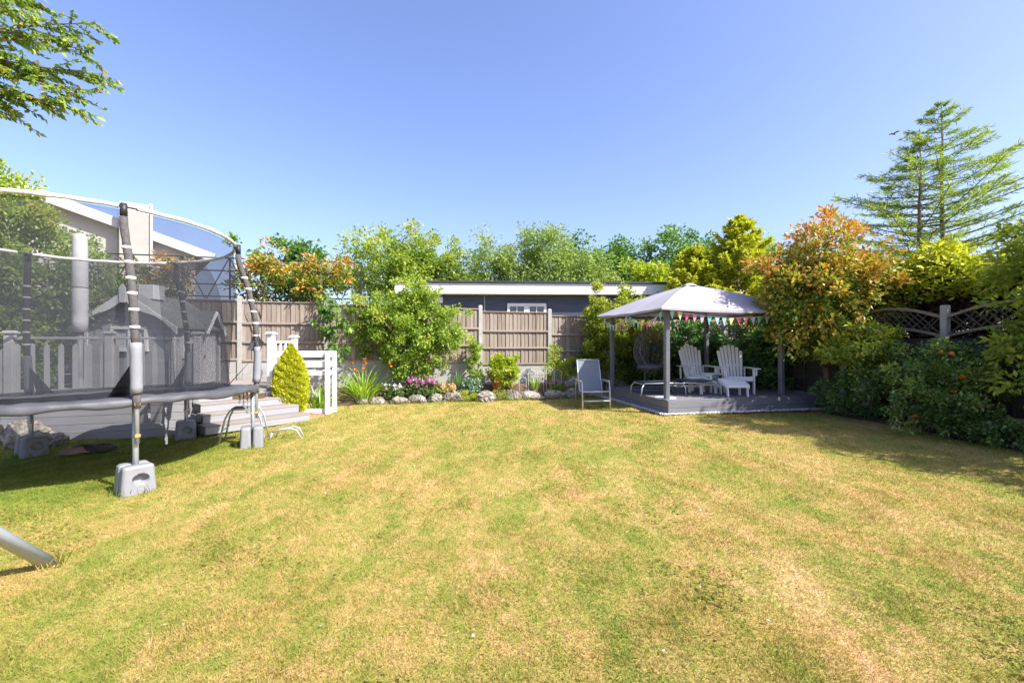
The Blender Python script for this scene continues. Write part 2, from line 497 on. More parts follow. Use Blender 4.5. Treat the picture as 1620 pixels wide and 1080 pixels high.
_cache = {}
def board(name, parent, size, loc, mat, rot=(0, 0, 0), bevel=0.004, label=None):
    """a chamfered plank, rail or post; alike pieces share their mesh"""
    key = (tuple(round(x, 3) for x in size), mat, bevel)
    if key not in _cache:
        _cache[key] = MB().box((0, 0, 0), size).mesh(name, mat, bevel=min(bevel, min(size) * 0.3))
    o = obj(name, _cache[key], parent)
    o.location = loc
    o.rotation_euler = rot if not isinstance(rot, Matrix) else rot.to_euler()
    if label: o['label'] = label
    return o

def tris_mesh(name, Vt, F, rnd, mat):
    me = bpy.data.meshes.new(name)
    nv, nf = len(Vt), len(F)
    me.vertices.add(nv)
    me.vertices.foreach_set('co', np.ascontiguousarray(Vt, dtype=np.float32).ravel())
    me.loops.add(nf * 3)
    me.loops.foreach_set('vertex_index', np.ascontiguousarray(F, dtype=np.int32).ravel())
    me.polygons.add(nf)
    me.polygons.foreach_set('loop_start', np.arange(0, nf * 3, 3, dtype=np.int32))
    me.update(calc_edges=True)
    a = me.attributes.new('rnd', 'FLOAT', 'POINT')
    a.data.foreach_set('value', np.ascontiguousarray(rnd, dtype=np.float32))
    me.materials.append(MATS[mat])
    return me

def unit(a):
    return a / np.maximum(np.linalg.norm(a, axis=1, keepdims=True), 1e-9)

def leaf_tris(rng, P, axis, L, W, rnd, up=0.6, fold=0.18):
    """each leaf: two triangles folded along the midrib"""
    n = len(P)
    nr = rng.normal(size=(n, 3)); nr[:, 2] += up * 2
    b = unit(np.cross(axis, nr))
    nn = unit(np.cross(b, axis))
    L = np.broadcast_to(L, n)[:, None]; W = np.broadcast_to(W, n)[:, None]
    mid = P + axis * L * 0.45 + nn * W * fold
    Vt = np.stack([P, mid + b * W, P + axis * L - nn * L * 0.10, mid - b * W], axis=1).reshape(-1, 3)
    k = np.arange(n)[:, None] * 4
    F = np.concatenate([k + np.array([[0, 1, 2]]), k + np.array([[0, 2, 3]])], axis=1).reshape(-1, 3)
    return Vt, F, np.repeat(rnd, 4)

def crown(rng, blobs, clumps, clump_r, per, inner=0.45, flat=0.8, ragged=0.15):
    """leaf positions gathered in clumps through the volume of several ellipsoids; returns points, clump centres, outwardness"""
    blobs = np.array(blobs, dtype=float)
    w = (blobs[:, 3] * blobs[:, 4] + blobs[:, 4] * blobs[:, 5] + blobs[:, 3] * blobs[:, 5]); w = w / w.sum()
    which = rng.choice(len(blobs), clumps, p=w)
    d = unit(rng.normal(size=(clumps, 3)))
    rr = inner + (1 - inner) * rng.random(clumps) ** 0.6
    rr *= 1 + ragged * rng.normal(size=clumps)
    C = blobs[which, :3] + d * rr[:, None] * blobs[which, 3:6]
    cr = clump_r * (0.6 + 0.8 * rng.random(clumps))
    idx = np.repeat(np.arange(clumps), per)
    q = unit(rng.normal(size=(len(idx), 3))) * (rng.random(len(idx)) ** 0.5)[:, None]
    q[:, 2] *= flat
    P = C[idx] + q * cr[idx][:, None]
    return P, C, d[idx], q, idx, np.clip(rr, 0, 1.3)[idx]

def limbs(rng, base, top, targets, r0, r1, mb=None, bend=0.12, n=6):
    """tapered trunk with a limb bending out to each target"""
    mb = mb or MB()
    base, top = Vector(base), Vector(top)
    k = 6
    pts = []
    for i in range(k + 1):
        t = i / k
        p = base.lerp(top, t)
        p += Vector((rng.normal() * bend, rng.normal() * bend, 0)) * (0.35 * math.sin(t * math.pi))
        pts.append(p)
    mb.tube(pts, [r0 + (r1 - r0) * (i / k) for i in range(k + 1)], n)
    for tg in targets:
        tg = Vector(tg)
        t = 0.35 + 0.6 * rng.random()
        i = min(int(t * k), k - 1)
        s = pts[i].lerp(pts[i + 1], t * k - i)
        m = s.lerp(tg, 0.5) + Vector((rng.normal() * 0.08, rng.normal() * 0.08, 0.10)) * (tg - s).length
        rr = (r0 + (r1 - r0) * t) * 0.5
        mb.tube([s, s.lerp(m, 0.5) + Vector((0, 0, 0.02)), m, tg], [rr, rr * 0.75, rr * 0.5, rr * 0.18], 5)
    return mb

def plant(name, label, cat, base, blobs, mat, clumps=60, clump_r=0.25, per=60, L=0.08, W=0.022, seed=1, r0=0.04, n_limbs=10,
          group=None, outer=0.35, up=0.6, inner=0.45, zmin=None, trunk_top=None, tree=False, droop=0.0, topness=0.0, bark='bark', flat=0.8, trunk=True, ragged=0.15):
    """base is where it stands; blobs are given relative to it"""
    rng = np.random.default_rng(seed)
    t = thing(name, label, cat, base, 0, group)
    P, C, D, q, idx, rr = crown(rng, blobs, clumps, clump_r, per, inner, flat, ragged)
    zlo = 0.02 if zmin is None else zmin
    keep = P[:, 2] > zlo
    P, D, q, idx, rr = P[keep], D[keep], q[keep], idx[keep], rr[keep]
    n = len(P)
    axis = unit(q * 0.8 + D * 0.5 + rng.normal(size=(n, 3)) * 0.55 + np.array([0, 0, -droop]))
    z = (P[:, 2] - P[:, 2].min()) / max(np.ptp(P[:, 2]), 1e-6)
    cl = rng.random(clumps)[idx]
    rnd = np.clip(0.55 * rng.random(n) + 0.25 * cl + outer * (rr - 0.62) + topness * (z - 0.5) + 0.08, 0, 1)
    s = 0.65 + 0.7 * rng.random(n)
    Vt, F, rv = leaf_tris(rng, P, axis, L * s, W * s, rnd, up)
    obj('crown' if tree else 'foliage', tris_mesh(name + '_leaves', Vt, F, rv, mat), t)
    if trunk:
        ctr = np.array(blobs, dtype=float)[:, :3].mean(0)
        top = trunk_top or (ctr[0], ctr[1], ctr[2] + 0.25 * float(np.array(blobs)[:, 5].max()))
        pick = [C[i] for i in rng.choice(clumps, min(n_limbs, clumps), replace=False) if C[i][2] > zlo + 0.1]
        limbs(rng, (0, 0, -0.05), top, pick, r0, r0 * 0.35).build('trunk' if tree else 'stem', bark, t, smooth=True)
    return t

def strap_plant(name, label, cat, base, n, length, width, mat, seed=1, arch=0.6, spread=0.10, group=None, stiff=0.0):
    """arching strap leaves from one crown"""
    rng = np.random.default_rng(seed)
    t = thing(name, label, cat, base, 0, group)
    Vs, Fs, Rn = [], [], []
    k = 0
    for i in range(n):
        a = rng.random() * 2 * math.pi
        l = length * (0.6 + 0.5 * rng.random())
        w = width * (0.7 + 0.5 * rng.random())
        out = np.array([math.cos(a), math.sin(a), 0]); side = np.array([-math.sin(a), math.cos(a), 0])
        p = out * spread * rng.random() + np.array([0, 0, -0.02])
        el = R(88) - R(45) * rng.random() * (1 - stiff)
        rv = rng.random()
        seg = 6
        for j in range(seg + 1):
            tt = j / seg
            ww = w * (1 - tt ** 2.2) * (0.6 + 0.4 * min(1, tt * 4))
            Vs += [p + side * ww, p - side * ww]
            Rn += [rv, rv]
            e = el - arch * 2.6 * tt ** 1.5
            p = p + (out * math.cos(e) + np.array([0, 0, math.sin(e)])) * l / seg
        for j in range(seg):
            q = k + j * 2
            Fs += [(q, q + 1, q + 3), (q, q + 3, q + 2)]
        k += 2 * (seg + 1)
    obj('foliage', tris_mesh(name + '_straps', np.array(Vs), np.array(Fs), np.array(Rn), mat), t)
    return t

def blossoms(parent, pts, mat, rad=0.035, petals=6, seed=1, name='flower_head'):
    """open flowers, each a piece of its own: petals round each point, facing mostly up and outwards"""
    rng = np.random.default_rng(seed)
    kinds = []
    for k in range(4):
        P = np.zeros((petals * 2, 3)) + rng.normal(size=(petals * 2, 3)) * rad * 0.12
        n = len(P)
        ax = unit(rng.normal(size=(n, 3)) + np.array([0, -0.3, 0.45]))
        Vt, F, rv = leaf_tris(rng, P, ax, rad * (0.8 + 0.4 * rng.random(n)), rad * 0.42, rng.random(n), 0.8)
        kinds.append(tris_mesh(name, Vt, F, rv, mat))
    for i, p in enumerate(pts):
        o = obj(name, kinds[i % 4], parent)
        o.location = p
        o.rotation_euler = (0, 0, rng.uniform(-0.8, 0.8))
        s_ = rng.uniform(0.8, 1.2)
        o.scale = (s_, s_, s_)

# ------------------------------------------------------------------ ground
def bed_front(x):                       # edge of the lawn against the rockery
    return 11.64 + 0.231 * (x)
FENCE0 = Vector((-0.875, 12.6, 0))
GX = Vector((math.cos(GARDEN), math.sin(GARDEN), 0)); GY = Vector((-math.sin(GARDEN), math.cos(GARDEN), 0))

def hump(x, y):
    dip = min(1.0, max(0.0, (-x - 3.6) / 2.6)) * min(1.0, max(0.0, (y - 4.4) / 1.6))       # the lawn falls away behind the trampoline
    return 0.018 * math.sin(x * 1.3 + 0.5) * math.sin(y * 1.1) + 0.010 * math.sin(x * 3.1 + y * 2.3) - 0.11 * dip * dip * (3 - 2 * dip)

me = bpy.data.meshes.new('ground')
me.from_pydata([(-400, -400, -0.25), (400, -400, -0.25), (400, 400, -0.25), (-400, 400, -0.25)], [], [(0, 1, 2, 3)])
tag(obj('ground', me, None, 'lawn_ground'), kind='structure')

nx, ny = 150, 100
xs = np.linspace(-12, 12, nx); ys = np.linspace(-1.0, 14.0, ny)
vs = [(x, y, hump(x, y)) for y in ys for x in xs]
fs = [(j * nx + i, j * nx + i + 1, (j + 1) * nx + i + 1, (j + 1) * nx + i) for j in range(ny - 1) for i in range(nx - 1)]
me = bpy.data.meshes.new('lawn')
me.from_pydata(vs, [], fs)
me.polygons.foreach_set('use_smooth', [True] * len(me.polygons))
tag(obj('lawn', me, None, 'lawn_ground'), kind='structure')

# flower bed along the back fence: rises towards the gravel boards
nx, ny = 60, 10
vs, fs = [], []
rs = random.Random(4)
for j in range(ny):
    for i in range(nx):
        x = -4.6 + 7.2 * i / (nx - 1)
        v = j / (ny - 1)
        y = bed_front(x) + v * 1.25
        vs.append((x, y, -0.03 + 0.34 * min(1, v * 1.6) + rs.uniform(-0.025, 0.025)))
fs = [(j * nx + i, j * nx + i + 1, (j + 1) * nx + i + 1, (j + 1) * nx + i) for j in range(ny - 1) for i in range(nx - 1)]
me = bpy.data.meshes.new('flower_bed'); me.from_pydata(vs, [], fs)
tag(obj('flower_bed', me, None, 'soil'), kind='structure')
# mulch by the steps and border under the right hand shrubs
def strip(name, edge, depth, mat, z0=0.02, rise=0.10, seed=2, n=10):
    rs = random.Random(seed)
    vs = []
    m = len(edge)
    for (x, y), (dx, dy) in zip(edge, depth):
        for j in range(n):
            v = j / (n - 1)
            vs.append((x + dx * v, y + dy * v, hump(x, y) + z0 * min(1, v * 5) - 0.02 * (v == 0) + rise * v + rs.uniform(-0.012, 0.012)))
    fs = [(i * n + j, i * n + j + 1, (i + 1) * n + j + 1, (i + 1) * n + j) for i in range(m - 1) for j in range(n - 1)]
    me = bpy.data.meshes.new(name); me.from_pydata(vs, [], fs)
    return tag(obj(name, me, None, mat), kind='structure')
def dense(pts, k=8):
    out = []
    for a, b in zip(pts, pts[1:]):
        out += [(a[0] + (b[0] - a[0]) * i / k, a[1] + (b[1] - a[1]) * i / k) for i in range(k)]
    return out + [pts[-1]]
right_edge = dense([(6.75, 10.6), (6.45, 9.5), (6.55, 8.5), (6.75, 7.2), (6.95, 6.0), (7.2, 4.2), (7.5, 2.0)])
strip('right_border', right_edge, [(2.4, 0.5)] * len(right_edge), 'soil', rise=0.12)
mul_edge = dense([(-4.5, 8.75), (-4.1, 8.95), (-3.8, 9.25)])
strip('mulch_patch', mul_edge, [(-0.35, 0.55)] * len(mul_edge), 'bark_mulch', rise=0.03, seed=5)

# ------------------------------------------------------------------ back fence
fence = thing('back_fence', 'weathered close board fence with concrete posts and pale gravel boards along the back', 'fence', FENCE0, GARDEN)
POST = 2.0
tops = {-6: 2.60, -5: 2.57, -4: 2.54, -3: 2.51, -2: 2.47, -1: 2.42, 0: 2.35, 1: 2.26, 2: 2.20, 3: 2.16}
for k in range(-6, 5):
    t = k * POST
    z = tops.get(k, tops.get(k - 1, 2.2)) + 0.10
    zz = max(tops.get(k, 0), tops.get(k - 1, 0)) + 0.08
    me_key = MB().box((0, 0, zz / 2 - 0.01), (0.105, 0.105, zz - 0.03))
    me_key.add([(-0.0525, -0.0525, zz - 0.025), (0.0525, -0.0525, zz - 0.025), (0.0525, 0.0525, zz - 0.025), (-0.0525, 0.0525, zz - 0.025),
                (-0.03, -0.03, zz), (0.03, -0.03, zz), (0.03, 0.03, zz), (-0.03, 0.03, zz)],
               [(4, 5, 6, 7), (0, 1, 5, 4), (1, 2, 6, 5), (2, 3, 7, 6), (3, 0, 4, 7)])
    o = me_key.build('concrete_post', 'concrete', fence)
    o.location = (t, 0, 0)
rs = random.Random(11)
for k in range(-6, 4):
    x0, x1 = k * POST + 0.055, (k + 1) * POST - 0.055
    top = tops[k]
    zb = top - 1.50
    for gz in (zb - 0.16, zb - 0.475, zb - 0.79):
        board('gravel_board', fence, (x1 - x0, 0.05, 0.305), ((x0 + x1) / 2, 0.0, gz), 'concrete', bevel=0.006)
    nb = 17
    bw = (x1 - x0) / nb
    for i in range(nb):
        board('fence_board', fence, (bw + 0.018, 0.014, 1.44), (x0 + (i + 0.5) * bw, -0.004 + 0.006 * (i % 2) + rs.uniform(-0.001, 0.001), zb + 0.735 + rs.uniform(-0.004, 0.004)),
              'fence_wood', (rs.uniform(-0.004, 0.004), R(rs.uniform(-0.3, 0.3)), R(9)), bevel=0.003)
    for rz_ in (zb + 0.022, zb + 0.47, zb + 0.94):
        board('fence_rail', fence, (x1 - x0, 0.036, 0.05), ((x0 + x1) / 2, -0.036, rz_), 'fence_rail_wood')
    board('capping_rail', fence, (x1 - x0, 0.065, 0.028), ((x0 + x1) / 2, -0.012, top - 0.025), 'fence_rail_wood')

# black trellis fixed above the left part of the fence
tre = thing('trellis_frame', 'black metal lattice trellis standing above the back fence on the left', 'trellis', FENCE0 + GY * 0.16, GARDEN)
for i in range(7):
    x = -9.4 + i * 1.04
    board('upright', tre, (0.035, 0.035, 3.58), (x, 0, 1.79), 'black_metal', bevel=0.003)
for z in (3.58, 3.26, 2.92, 2.62):
    board('cross_bar', tre, (6.3, 0.025, 0.03), (-6.28, 0.03, z), 'black_metal', bevel=0.003)
for i in range(6):
    for sgn in (1, -1):
        x = -9.4 + (i + 0.5) * 1.04
        board('diagonal_bar', tre, (0.022, 0.02, 1.12), (x + 0.26 * sgn, -0.026, 3.06), 'black_metal', (0, R(26) * sgn, 0), bevel=0.003)

# ------------------------------------------------------------------ dark fence with lattice top on the right
rf = thing('side_fence', 'dark wooden fence with arched lattice top and concrete posts on the right', 'fence', (7.69, 8.08, 0), GARDEN + R(90))
SP = 1.93
for k in range(-3, 5):
    board('concrete_post', rf, (0.11, 0.11, 2.16), (k * SP, 0, 1.06), 'concrete', bevel=0.012)
for k in range(-3, 4):
    x0, x1 = k * SP + 0.06, (k + 1) * SP - 0.06
    xm, w = (x0 + x1) / 2, x1 - x0
    board('gravel_board', rf, (w, 0.05, 0.30), (xm, 0, 0.15), 'concrete', bevel=0.006)
    for i in range(9):
        board('fence_slat', rf, (w, 0.018, 0.150), (xm, 0.012 * (1 if i % 2 else -1), 0.375 + i * 0.138), 'dark_fence_wood', bevel=0.003)
    for sx in (x0 + 0.03, xm, x1 - 0.03):
        board('batten', rf, (0.05, 0.03, 1.27), (sx, 0.037, 0.93), 'dark_fence_wood')
    arc = lambda t, a, b: a + (b - a) * math.sin(math.pi * t)
    for nm, za, zb in (('lower_arch_rail', 1.60, 1.76), ('top_arch_rail', 1.94, 2.14)):
        pts = [(x0 + w * i / 14, 0.0, arc(i / 14, za, zb)) for i in range(15)]
        mb = MB()
        for i in range(15):
            pass
        pr = [(p[0], p[2] - 0.022) for p in pts] + [(p[0], p[2] + 0.022) for p in reversed(pts)]
        # strip of quads rather than one large polygon
        vs, fs = [], []
        for (x, _, z) in pts:
            vs += [(x, -0.035, z - 0.022), (x, 0.035, z - 0.022), (x, 0.035, z + 0.022), (x, -0.035, z + 0.022)]
        for i in range(14):
            a, b = i * 4, i * 4 + 4
            for q in range(4):
                fs.append((a + q, a + (q + 1) % 4, b + (q + 1) % 4, b + q))
        fs += [(0, 1, 2, 3), (59, 58, 57, 56)]
        mb.add(vs, fs).build(nm, 'trellis_trim_wood', rf)
    nl = 13
    for i in range(nl):
        t = (i + 0.5) / nl
        zc = (arc(t, 1.60, 1.76) + arc(t, 1.94, 2.14)) / 2
        for sgn in (1, -1):
            tt = min(max(t, 0.09), 0.91)
            board('lattice_slat', rf, (0.024, 0.008, 0.50), (x0 + w * tt, 0.006 * sgn, zc), 'dark_fence_wood', (0, R(45) * sgn, 0), bevel=0.002)

# ------------------------------------------------------------------ dark clad building beyond the fence
bld = thing('garden_building', 'long dark clad single storey building with white fascia beyond the back fence', 'building', (0, 17.5, 0), R(2.5))
BX0, BX1 = -4.2, 9.5
MB().box(((BX0 + BX1) / 2, 3.0, 1.62), (BX1 - BX0 - 0.06, 5.9, 3.24)).build('core_wall', 'dark_cladding', bld)
for i in range(22):
    z = 0.08 + i * 0.148
    for (a, b) in ((BX0, -2.2), (-2.196, 3.4), (3.404, BX1)):
        if -0.16 < z - 2.07 < 1.0 and a < 0.5 < b:
            board('cladding_board', bld, (-0.22 - a, 0.022, 0.152), ((a - 0.22) / 2, 0.03, z), 'dark_cladding', (R(3), 0, 0))
            board('cladding_board', bld, (b - 1.36, 0.022, 0.152), ((b + 1.36) / 2, 0.03, z), 'dark_cladding', (R(3), 0, 0))
        else:
            board('cladding_board', bld, (b - a - 0.004, 0.022, 0.152), ((a + b) / 2, 0.03, z), 'dark_cladding', (R(3), 0, 0))
for (a, b) in ((BX0 - 0.2, -2.35), (-2.342, 3.3), (3.308, BX1 + 0.2)):
    board('fascia_board', bld, (b - a, 0.03, 0.40), ((a + b) / 2, -0.30, 3.49), 'white_paint')
MB().box(((BX0 + BX1) / 2, 2.9, 3.30), (BX1 - BX0 + 0.3, 6.3, 0.03)).build('soffit', 'white_paint', bld)
MB().box(((BX0 + BX1) / 2, 2.88, 3.735), (BX1 - BX0 + 0.5, 6.5, 0.085)).build('roof', 'roof_edge', bld, bevel=0.01)
win = MB().box((0.57, 0.0, 2.93), (1.50, 0.07, 0.07)).box((0.57, 0, 1.98), (1.50, 0.09, 0.07)).box((-0.155, 0, 2.455), (0.06, 0.07, 0.88)).box((1.295, 0, 2.455), (0.06, 0.07, 0.88)).box((0.57, 0, 2.455), (0.10, 0.065, 0.88)).build('window', 'white_paint', bld)
for cx in (0.19, 0.95):
    obj('pane', MB().box((cx, 0.012, 2.45), (0.64, 0.01, 0.88)).mesh('pane', 'window_glass'), win)
    fr = MB().box((cx, -0.005, 2.87), (0.64, 0.05, 0.05)).box((cx, -0.005, 2.045), (0.64, 0.05, 0.05)).box((cx - 0.30, -0.005, 2.45), (0.05, 0.05, 0.78)).box((cx + 0.30, -0.005, 2.45), (0.05, 0.05, 0.78)).box((cx, 0.0, 2.45), (0.03, 0.03, 0.77))
    obj('casement', fr.mesh('casement', 'white_paint'), win)
board('wall_vent', bld, (0.22, 0.10, 0.24), (-2.75, -0.04, 3.08), 'white_paint', bevel=0.02)
MB().tube([(-1.05, -0.03, 0.1), (-1.05, -0.03, 3.28)], 0.012, 8).build('cable_conduit', 'aluminium', bld)

# ------------------------------------------------------------------ neighbour's house on the left
nh = thing('neighbour_house', 'cream rendered house with white verge boards and stubby chimney breast behind the playhouse', 'house', (-15.75, 12.0, 0), R(40))
HS = 0.315
zx = lambda x: 6.57 - HS * abs(x)
MB().prism([(-6.2, 0), (6.1, 0), (6.1, zx(6.1) - 0.1), (0, 6.47), (-6.2, zx(6.2) - 0.1)], 0.0, 8.0).build('wall', 'render_cream', nh)
for sx in (6.6, -6.7):
    vs = [(0, -0.30, 6.50), (sx, -0.30, zx(sx) - 0.07), (sx, 8.2, zx(sx) - 0.07), (0, 8.2, 6.50)]
    vs += [(x, y, z + 0.11) for x, y, z in vs]
    MB().add(vs, [(3, 2, 1, 0), (4, 5, 6, 7), (0, 1, 5, 4), (1, 2, 6, 5), (2, 3, 7, 6), (3, 0, 4, 7)]).build('roof', 'roof_tile', nh)
    board('verge_board', nh, (math.hypot(sx, sx * HS), 0.04, 0.30), (sx / 2, -0.325, (6.55 + zx(sx)) / 2 - 0.05), 'white_paint', (0, math.atan(HS) * (1 if sx > 0 else -1), 0))
MB().box((4.46, -0.40, 2.91), (0.74, 0.78, 5.83)).build('chimney_breast', 'render_cream', nh, bevel=0.01)
MB().box((4.87, -0.42, 2.93), (0.07, 0.86, 5.87)).build('corner_trim', 'white_paint', nh)
st = MB().box((0.95, 1.3, 6.5), (0.5, 0.5, 1.2)).build('chimney_stack', 'roof_tile', nh)
obj('chimney_pot', MB().lathe([(0.15, 0), (0.13, 0.12), (0.12, 0.30), (0.17, 0.32), (0.17, 0.40), (0.10, 0.40), (0.1, 0.0)], 16, (1.05, 1.3, 7.1)).mesh('chimney_pot', 'black_metal', True), st)
for (x, z) in ((2.2, 2.3), (-2.5, 2.3)):
    w_ = board('window', nh, (1.5, 0.08, 1.2), (x, -0.02, z), 'white_paint')
    p_ = board('pane', w_, (1.34, 0.02, 1.04), (0, -0.045, 0), 'window_glass')

# ------------------------------------------------------------------ deck with steps on the left
DK = R(18)
deck = thing('timber_deck', 'raised grey timber deck with corner steps carrying the playhouse', 'deck', (-5.5, 7.98, 0), DK)
DZ = 0.57
for i in range(-1, 4):
    board('fascia_plank', deck, (5.2, 0.024, 0.132), (-2.6, 0.0, 0.070 + i * 0.1365), 'deck_pale')
dg = math.atan2(0.755, 1.139)
for i in range(26):
    y0 = -0.02 + i * 0.123
    yc = y0 + 0.06
    xr = max(0.0, min(1.139, (yc - 0.03) * 1.139 / 0.755)) if yc < 0.79 else 1.139
    board('deck_plank', deck, (5.2 + xr, 0.117, 0.026), ((xr - 5.2) / 2, yc, DZ - 0.013), 'deck_tread', bevel=0.003)
for i in range(4):
    board('end_plank', deck, (0.024, 2.4, 0.132), (1.155, 1.97, 0.070 + i * 0.1365), 'deck_pale')
MB().box((-2.1, 1.65, 0.26), (6.1, 2.7, 0.5)).build('underframe', 'soil', deck)
SW = 1.366
def dpt(a, b):          # along the diagonal, outwards from it
    ca, sa = math.cos(dg), math.sin(dg)
    return (a * ca + b * sa, a * sa - b * ca)
for k in range(0, 4):
    zt = DZ - 0.1425 * k
    b0, b1 = 0.30 * (k - 1), 0.30 * k
    ext = 0.06 * k
    if k:
        step = MB().box((0, 0, 0), (SW + ext * 2, 0.31, 0.028)).build('step_tread', 'deck_tread', deck, bevel=0.003)
        x, y = dpt(SW / 2, (b0 + b1) / 2)
        step.location = (x, y, zt - 0.014); step.rotation_euler = (0, 0, dg)
    for q in range(1):
        x, y = dpt(SW / 2, b1 - 0.012)
        board('step_riser', deck, (SW + ext * 2 - 0.004, 0.022, 0.1125), (x, y, zt - 0.028 - 0.0575), 'deck_pale', (0, 0, dg))
    if k:
        for e in (-ext + 0.014, SW + ext - 0.014):
            x, y = dpt(e, b1 / 2 - 0.03)
            board('step_side', deck, (0.022, b1 - 0.06, 0.110), (x, y, zt - 0.028 - 0.0565), 'deck_grey', (0, 0, dg))

def newel(parent, loc, h, w=0.115):
    o = board('newel_post', parent, (w, w, h), (loc[0], loc[1], loc[2] + h / 2), 'white_paint', bevel=0.008)
    c = MB().box((0, 0, h / 2 + 0.012), (w + 0.05, w + 0.05, 0.024)).box((0, 0, h / 2 + 0.034), (w + 0.01, w + 0.01, 0.02)).mesh('post_cap', 'white_paint')
    obj('post_cap', c, o)
    return o
rail = thing('deck_railing', 'white picket railing along the front of the deck behind the trampoline', 'railing', (-5.5, 7.98, DZ), DK)
for x in (-0.03, -1.30, -2.60, -3.9):
    newel(rail, (x, 0.08, 0.0), 1.06)
for x0, x1 in ((-1.30, -0.03), (-2.60, -1.30), (-3.9, -2.6)):
    L = x1 - x0 - 0.115
    if x1 > -2:
        board('handrail', rail, (L, 0.075, 0.04), ((x0 + x1) / 2, 0.08, 0.985), 'white_paint', bevel=0.006)
    else:
        board('handrail', rail, (L, 0.03, 0.06), ((x0 + x1) / 2, 0.105, 0.70), 'white_paint')
    board('bottom_rail', rail, (L, 0.03, 0.06), ((x0 + x1) / 2, 0.105, 0.12), 'white_paint')
    n = 7
    for i in range(n):
        x = x0 + (x1 - x0) * (i + 0.5) / n
        if x1 > -2:
            h = 0.90
        else:
            h = 0.82
        mb = MB().prism([(-0.034, 0.03), (0.034, 0.03), (0.034, h - 0.05), (0, h), (-0.034, h - 0.05)], -0.011, 0.011)
        key = ('picket', h)
        if key not in _cache:
            _cache[key] = mb.mesh('picket', 'white_paint')
        o = obj('picket', _cache[key], rail)
        o.location = (x, 0.075, 0)
er = thing('deck_end_railing', 'short white railing with two newels at the right end of the deck', 'railing', (-4.85, 9.16, DZ), R(84))
newel(er, (0, 0, 0), 1.08); newel(er, (0.80, 0, 0), 1.02)
board('handrail', er, (0.68, 0.07, 0.04), (0.40, 0, 0.92), 'white_paint')
for i in range(4):
    board('baluster', er, (0.05, 0.03, 0.86), (0.14 + i * 0.17, 0, 0.47), 'white_paint')

bar = thing('rail_barrier', 'white three rail barrier on two tall posts beside the yellow conifer', 'barrier', (-3.82, 9.42, 0), R(6))
for x, y in ((0, 0), (0.04, 0.36)):
    board('post', bar, (0.085, 0.085, 1.30), (x, y, 0.64), 'white_paint', bevel=0.006)
for z, h in ((1.235, 0.125), (1.03, 0.125), (0.845, 0.09)):
    board('front_rail', bar, (0.98, 0.032, h), (-0.535, 0.02, z), 'white_paint')
    board('end_rail', bar, (0.032, 0.272, h * 0.98), (0.03, 0.18, z), 'white_paint')
    board('rear_rail', bar, (0.98, 0.032, h), (-0.505, 0.36, z), 'white_paint')
board('base_board', bar, (0.98, 0.03, 0.12), (-0.535, 0.03, 0.05), 'white_paint')
board('base_board', bar, (0.03, 0.272, 0.12), (0.03, 0.18, 0.05), 'white_paint')
board('post', bar, (0.085, 0.085, 1.30), (-1.07, 0.02, 0.64), 'white_paint', bevel=0.006)

# ------------------------------------------------------------------ playhouse
ph = thing('playhouse', 'grey clad wooden playhouse with wavy bargeboards and white windows on the deck', 'playhouse', (-7.5, 8.95, DZ), R(5))
PW, PD, PE, PA = 0.80, 1.6, 1.26, 1.84
MB().prism([(-PW + 0.02, 0), (PW - 0.02, 0), (PW - 0.02, PE), (0, PA - 0.03), (-PW + 0.02, PE)], 0.02, PD - 0.02).build('core_wall', 'playhouse_grey', ph)
bh = 0.118
for i in range(16):
    z0 = i * bh
    half = PW if z0 + bh <= PE else PW * (PA - z0 - bh) / (PA - PE)
    if half < 0.08:
        continue
    if 0.72 < z0 + bh / 2 < 1.24:
        for a, b in ((-half, -0.34), (0.34, half)):
            board('front_board', ph, (b - a, 0.02, bh - 0.004), ((a + b) / 2, 0.002, z0 + bh / 2), 'playhouse_grey', (R(4), 0, 0), bevel=0.004)
    else:
        board('front_board', ph, (half * 2, 0.02, bh - 0.004), (0, 0.002, z0 + bh / 2), 'playhouse_grey', (R(4), 0, 0), bevel=0.004)
    if z0 + bh < PE:
        board('side_board', ph, (0.02, PD - 0.01, bh - 0.004), (PW - 0.002, PD / 2, z0 + bh / 2), 'playhouse_grey', (0, R(4), 0), bevel=0.004)
for y in (0.0, PD):
    board('corner_trim', ph, (0.06, 0.06, PE), (PW + 0.0, y, PE / 2), 'playhouse_trim')
board('corner_trim', ph, (0.06, 0.06, PE), (-PW, 0.0, PE / 2), 'playhouse_trim')
for s in (1, -1):
    vs = [(0, -0.16, PA + 0.02), (s * (PW + 0.16), -0.16, PE - 0.08), (s * (PW + 0.16), PD + 0.12, PE - 0.08), (0, PD + 0.12, PA + 0.02)]
    vs += [(x, y, z + 0.035) for x, y, z in vs]
    MB().add(vs, [(3, 2, 1, 0), (4, 5, 6, 7), (0, 1, 5, 4), (1, 2, 6, 5), (2, 3, 7, 6), (3, 0, 4, 7)]).build('roof_slope', 'roof_felt', ph)
    # wavy bargeboard
    n = 18
    vs, fs = [], []
    for i in range(n + 1):
        t = i / n
        x = s * t * (PW + 0.17)
        zt = PA + 0.06 + (PE - 0.05 - PA - 0.06) * t
        zl = zt - 0.12 - 0.06 * math.sin(t * math.pi * 2.0 + 0.4)
        for y in (-0.20, -0.165):
            vs += [(x, y, zl), (x, y, zt)]
    for i in range(n):
        a, b = i * 4, i * 4 + 4
        fs += [(a, a + 1, b + 1, b), (a + 2, b + 2, b + 3, a + 3), (a + 1, a + 3, b + 3, b + 1), (a, b, b + 2, a + 2)]
    fs += [(0, 2, 3, 1), (n * 4, n * 4 + 1, n * 4 + 3, n * 4 + 2)]
    MB().add(vs, fs).build('bargeboard', 'playhouse_trim', ph)
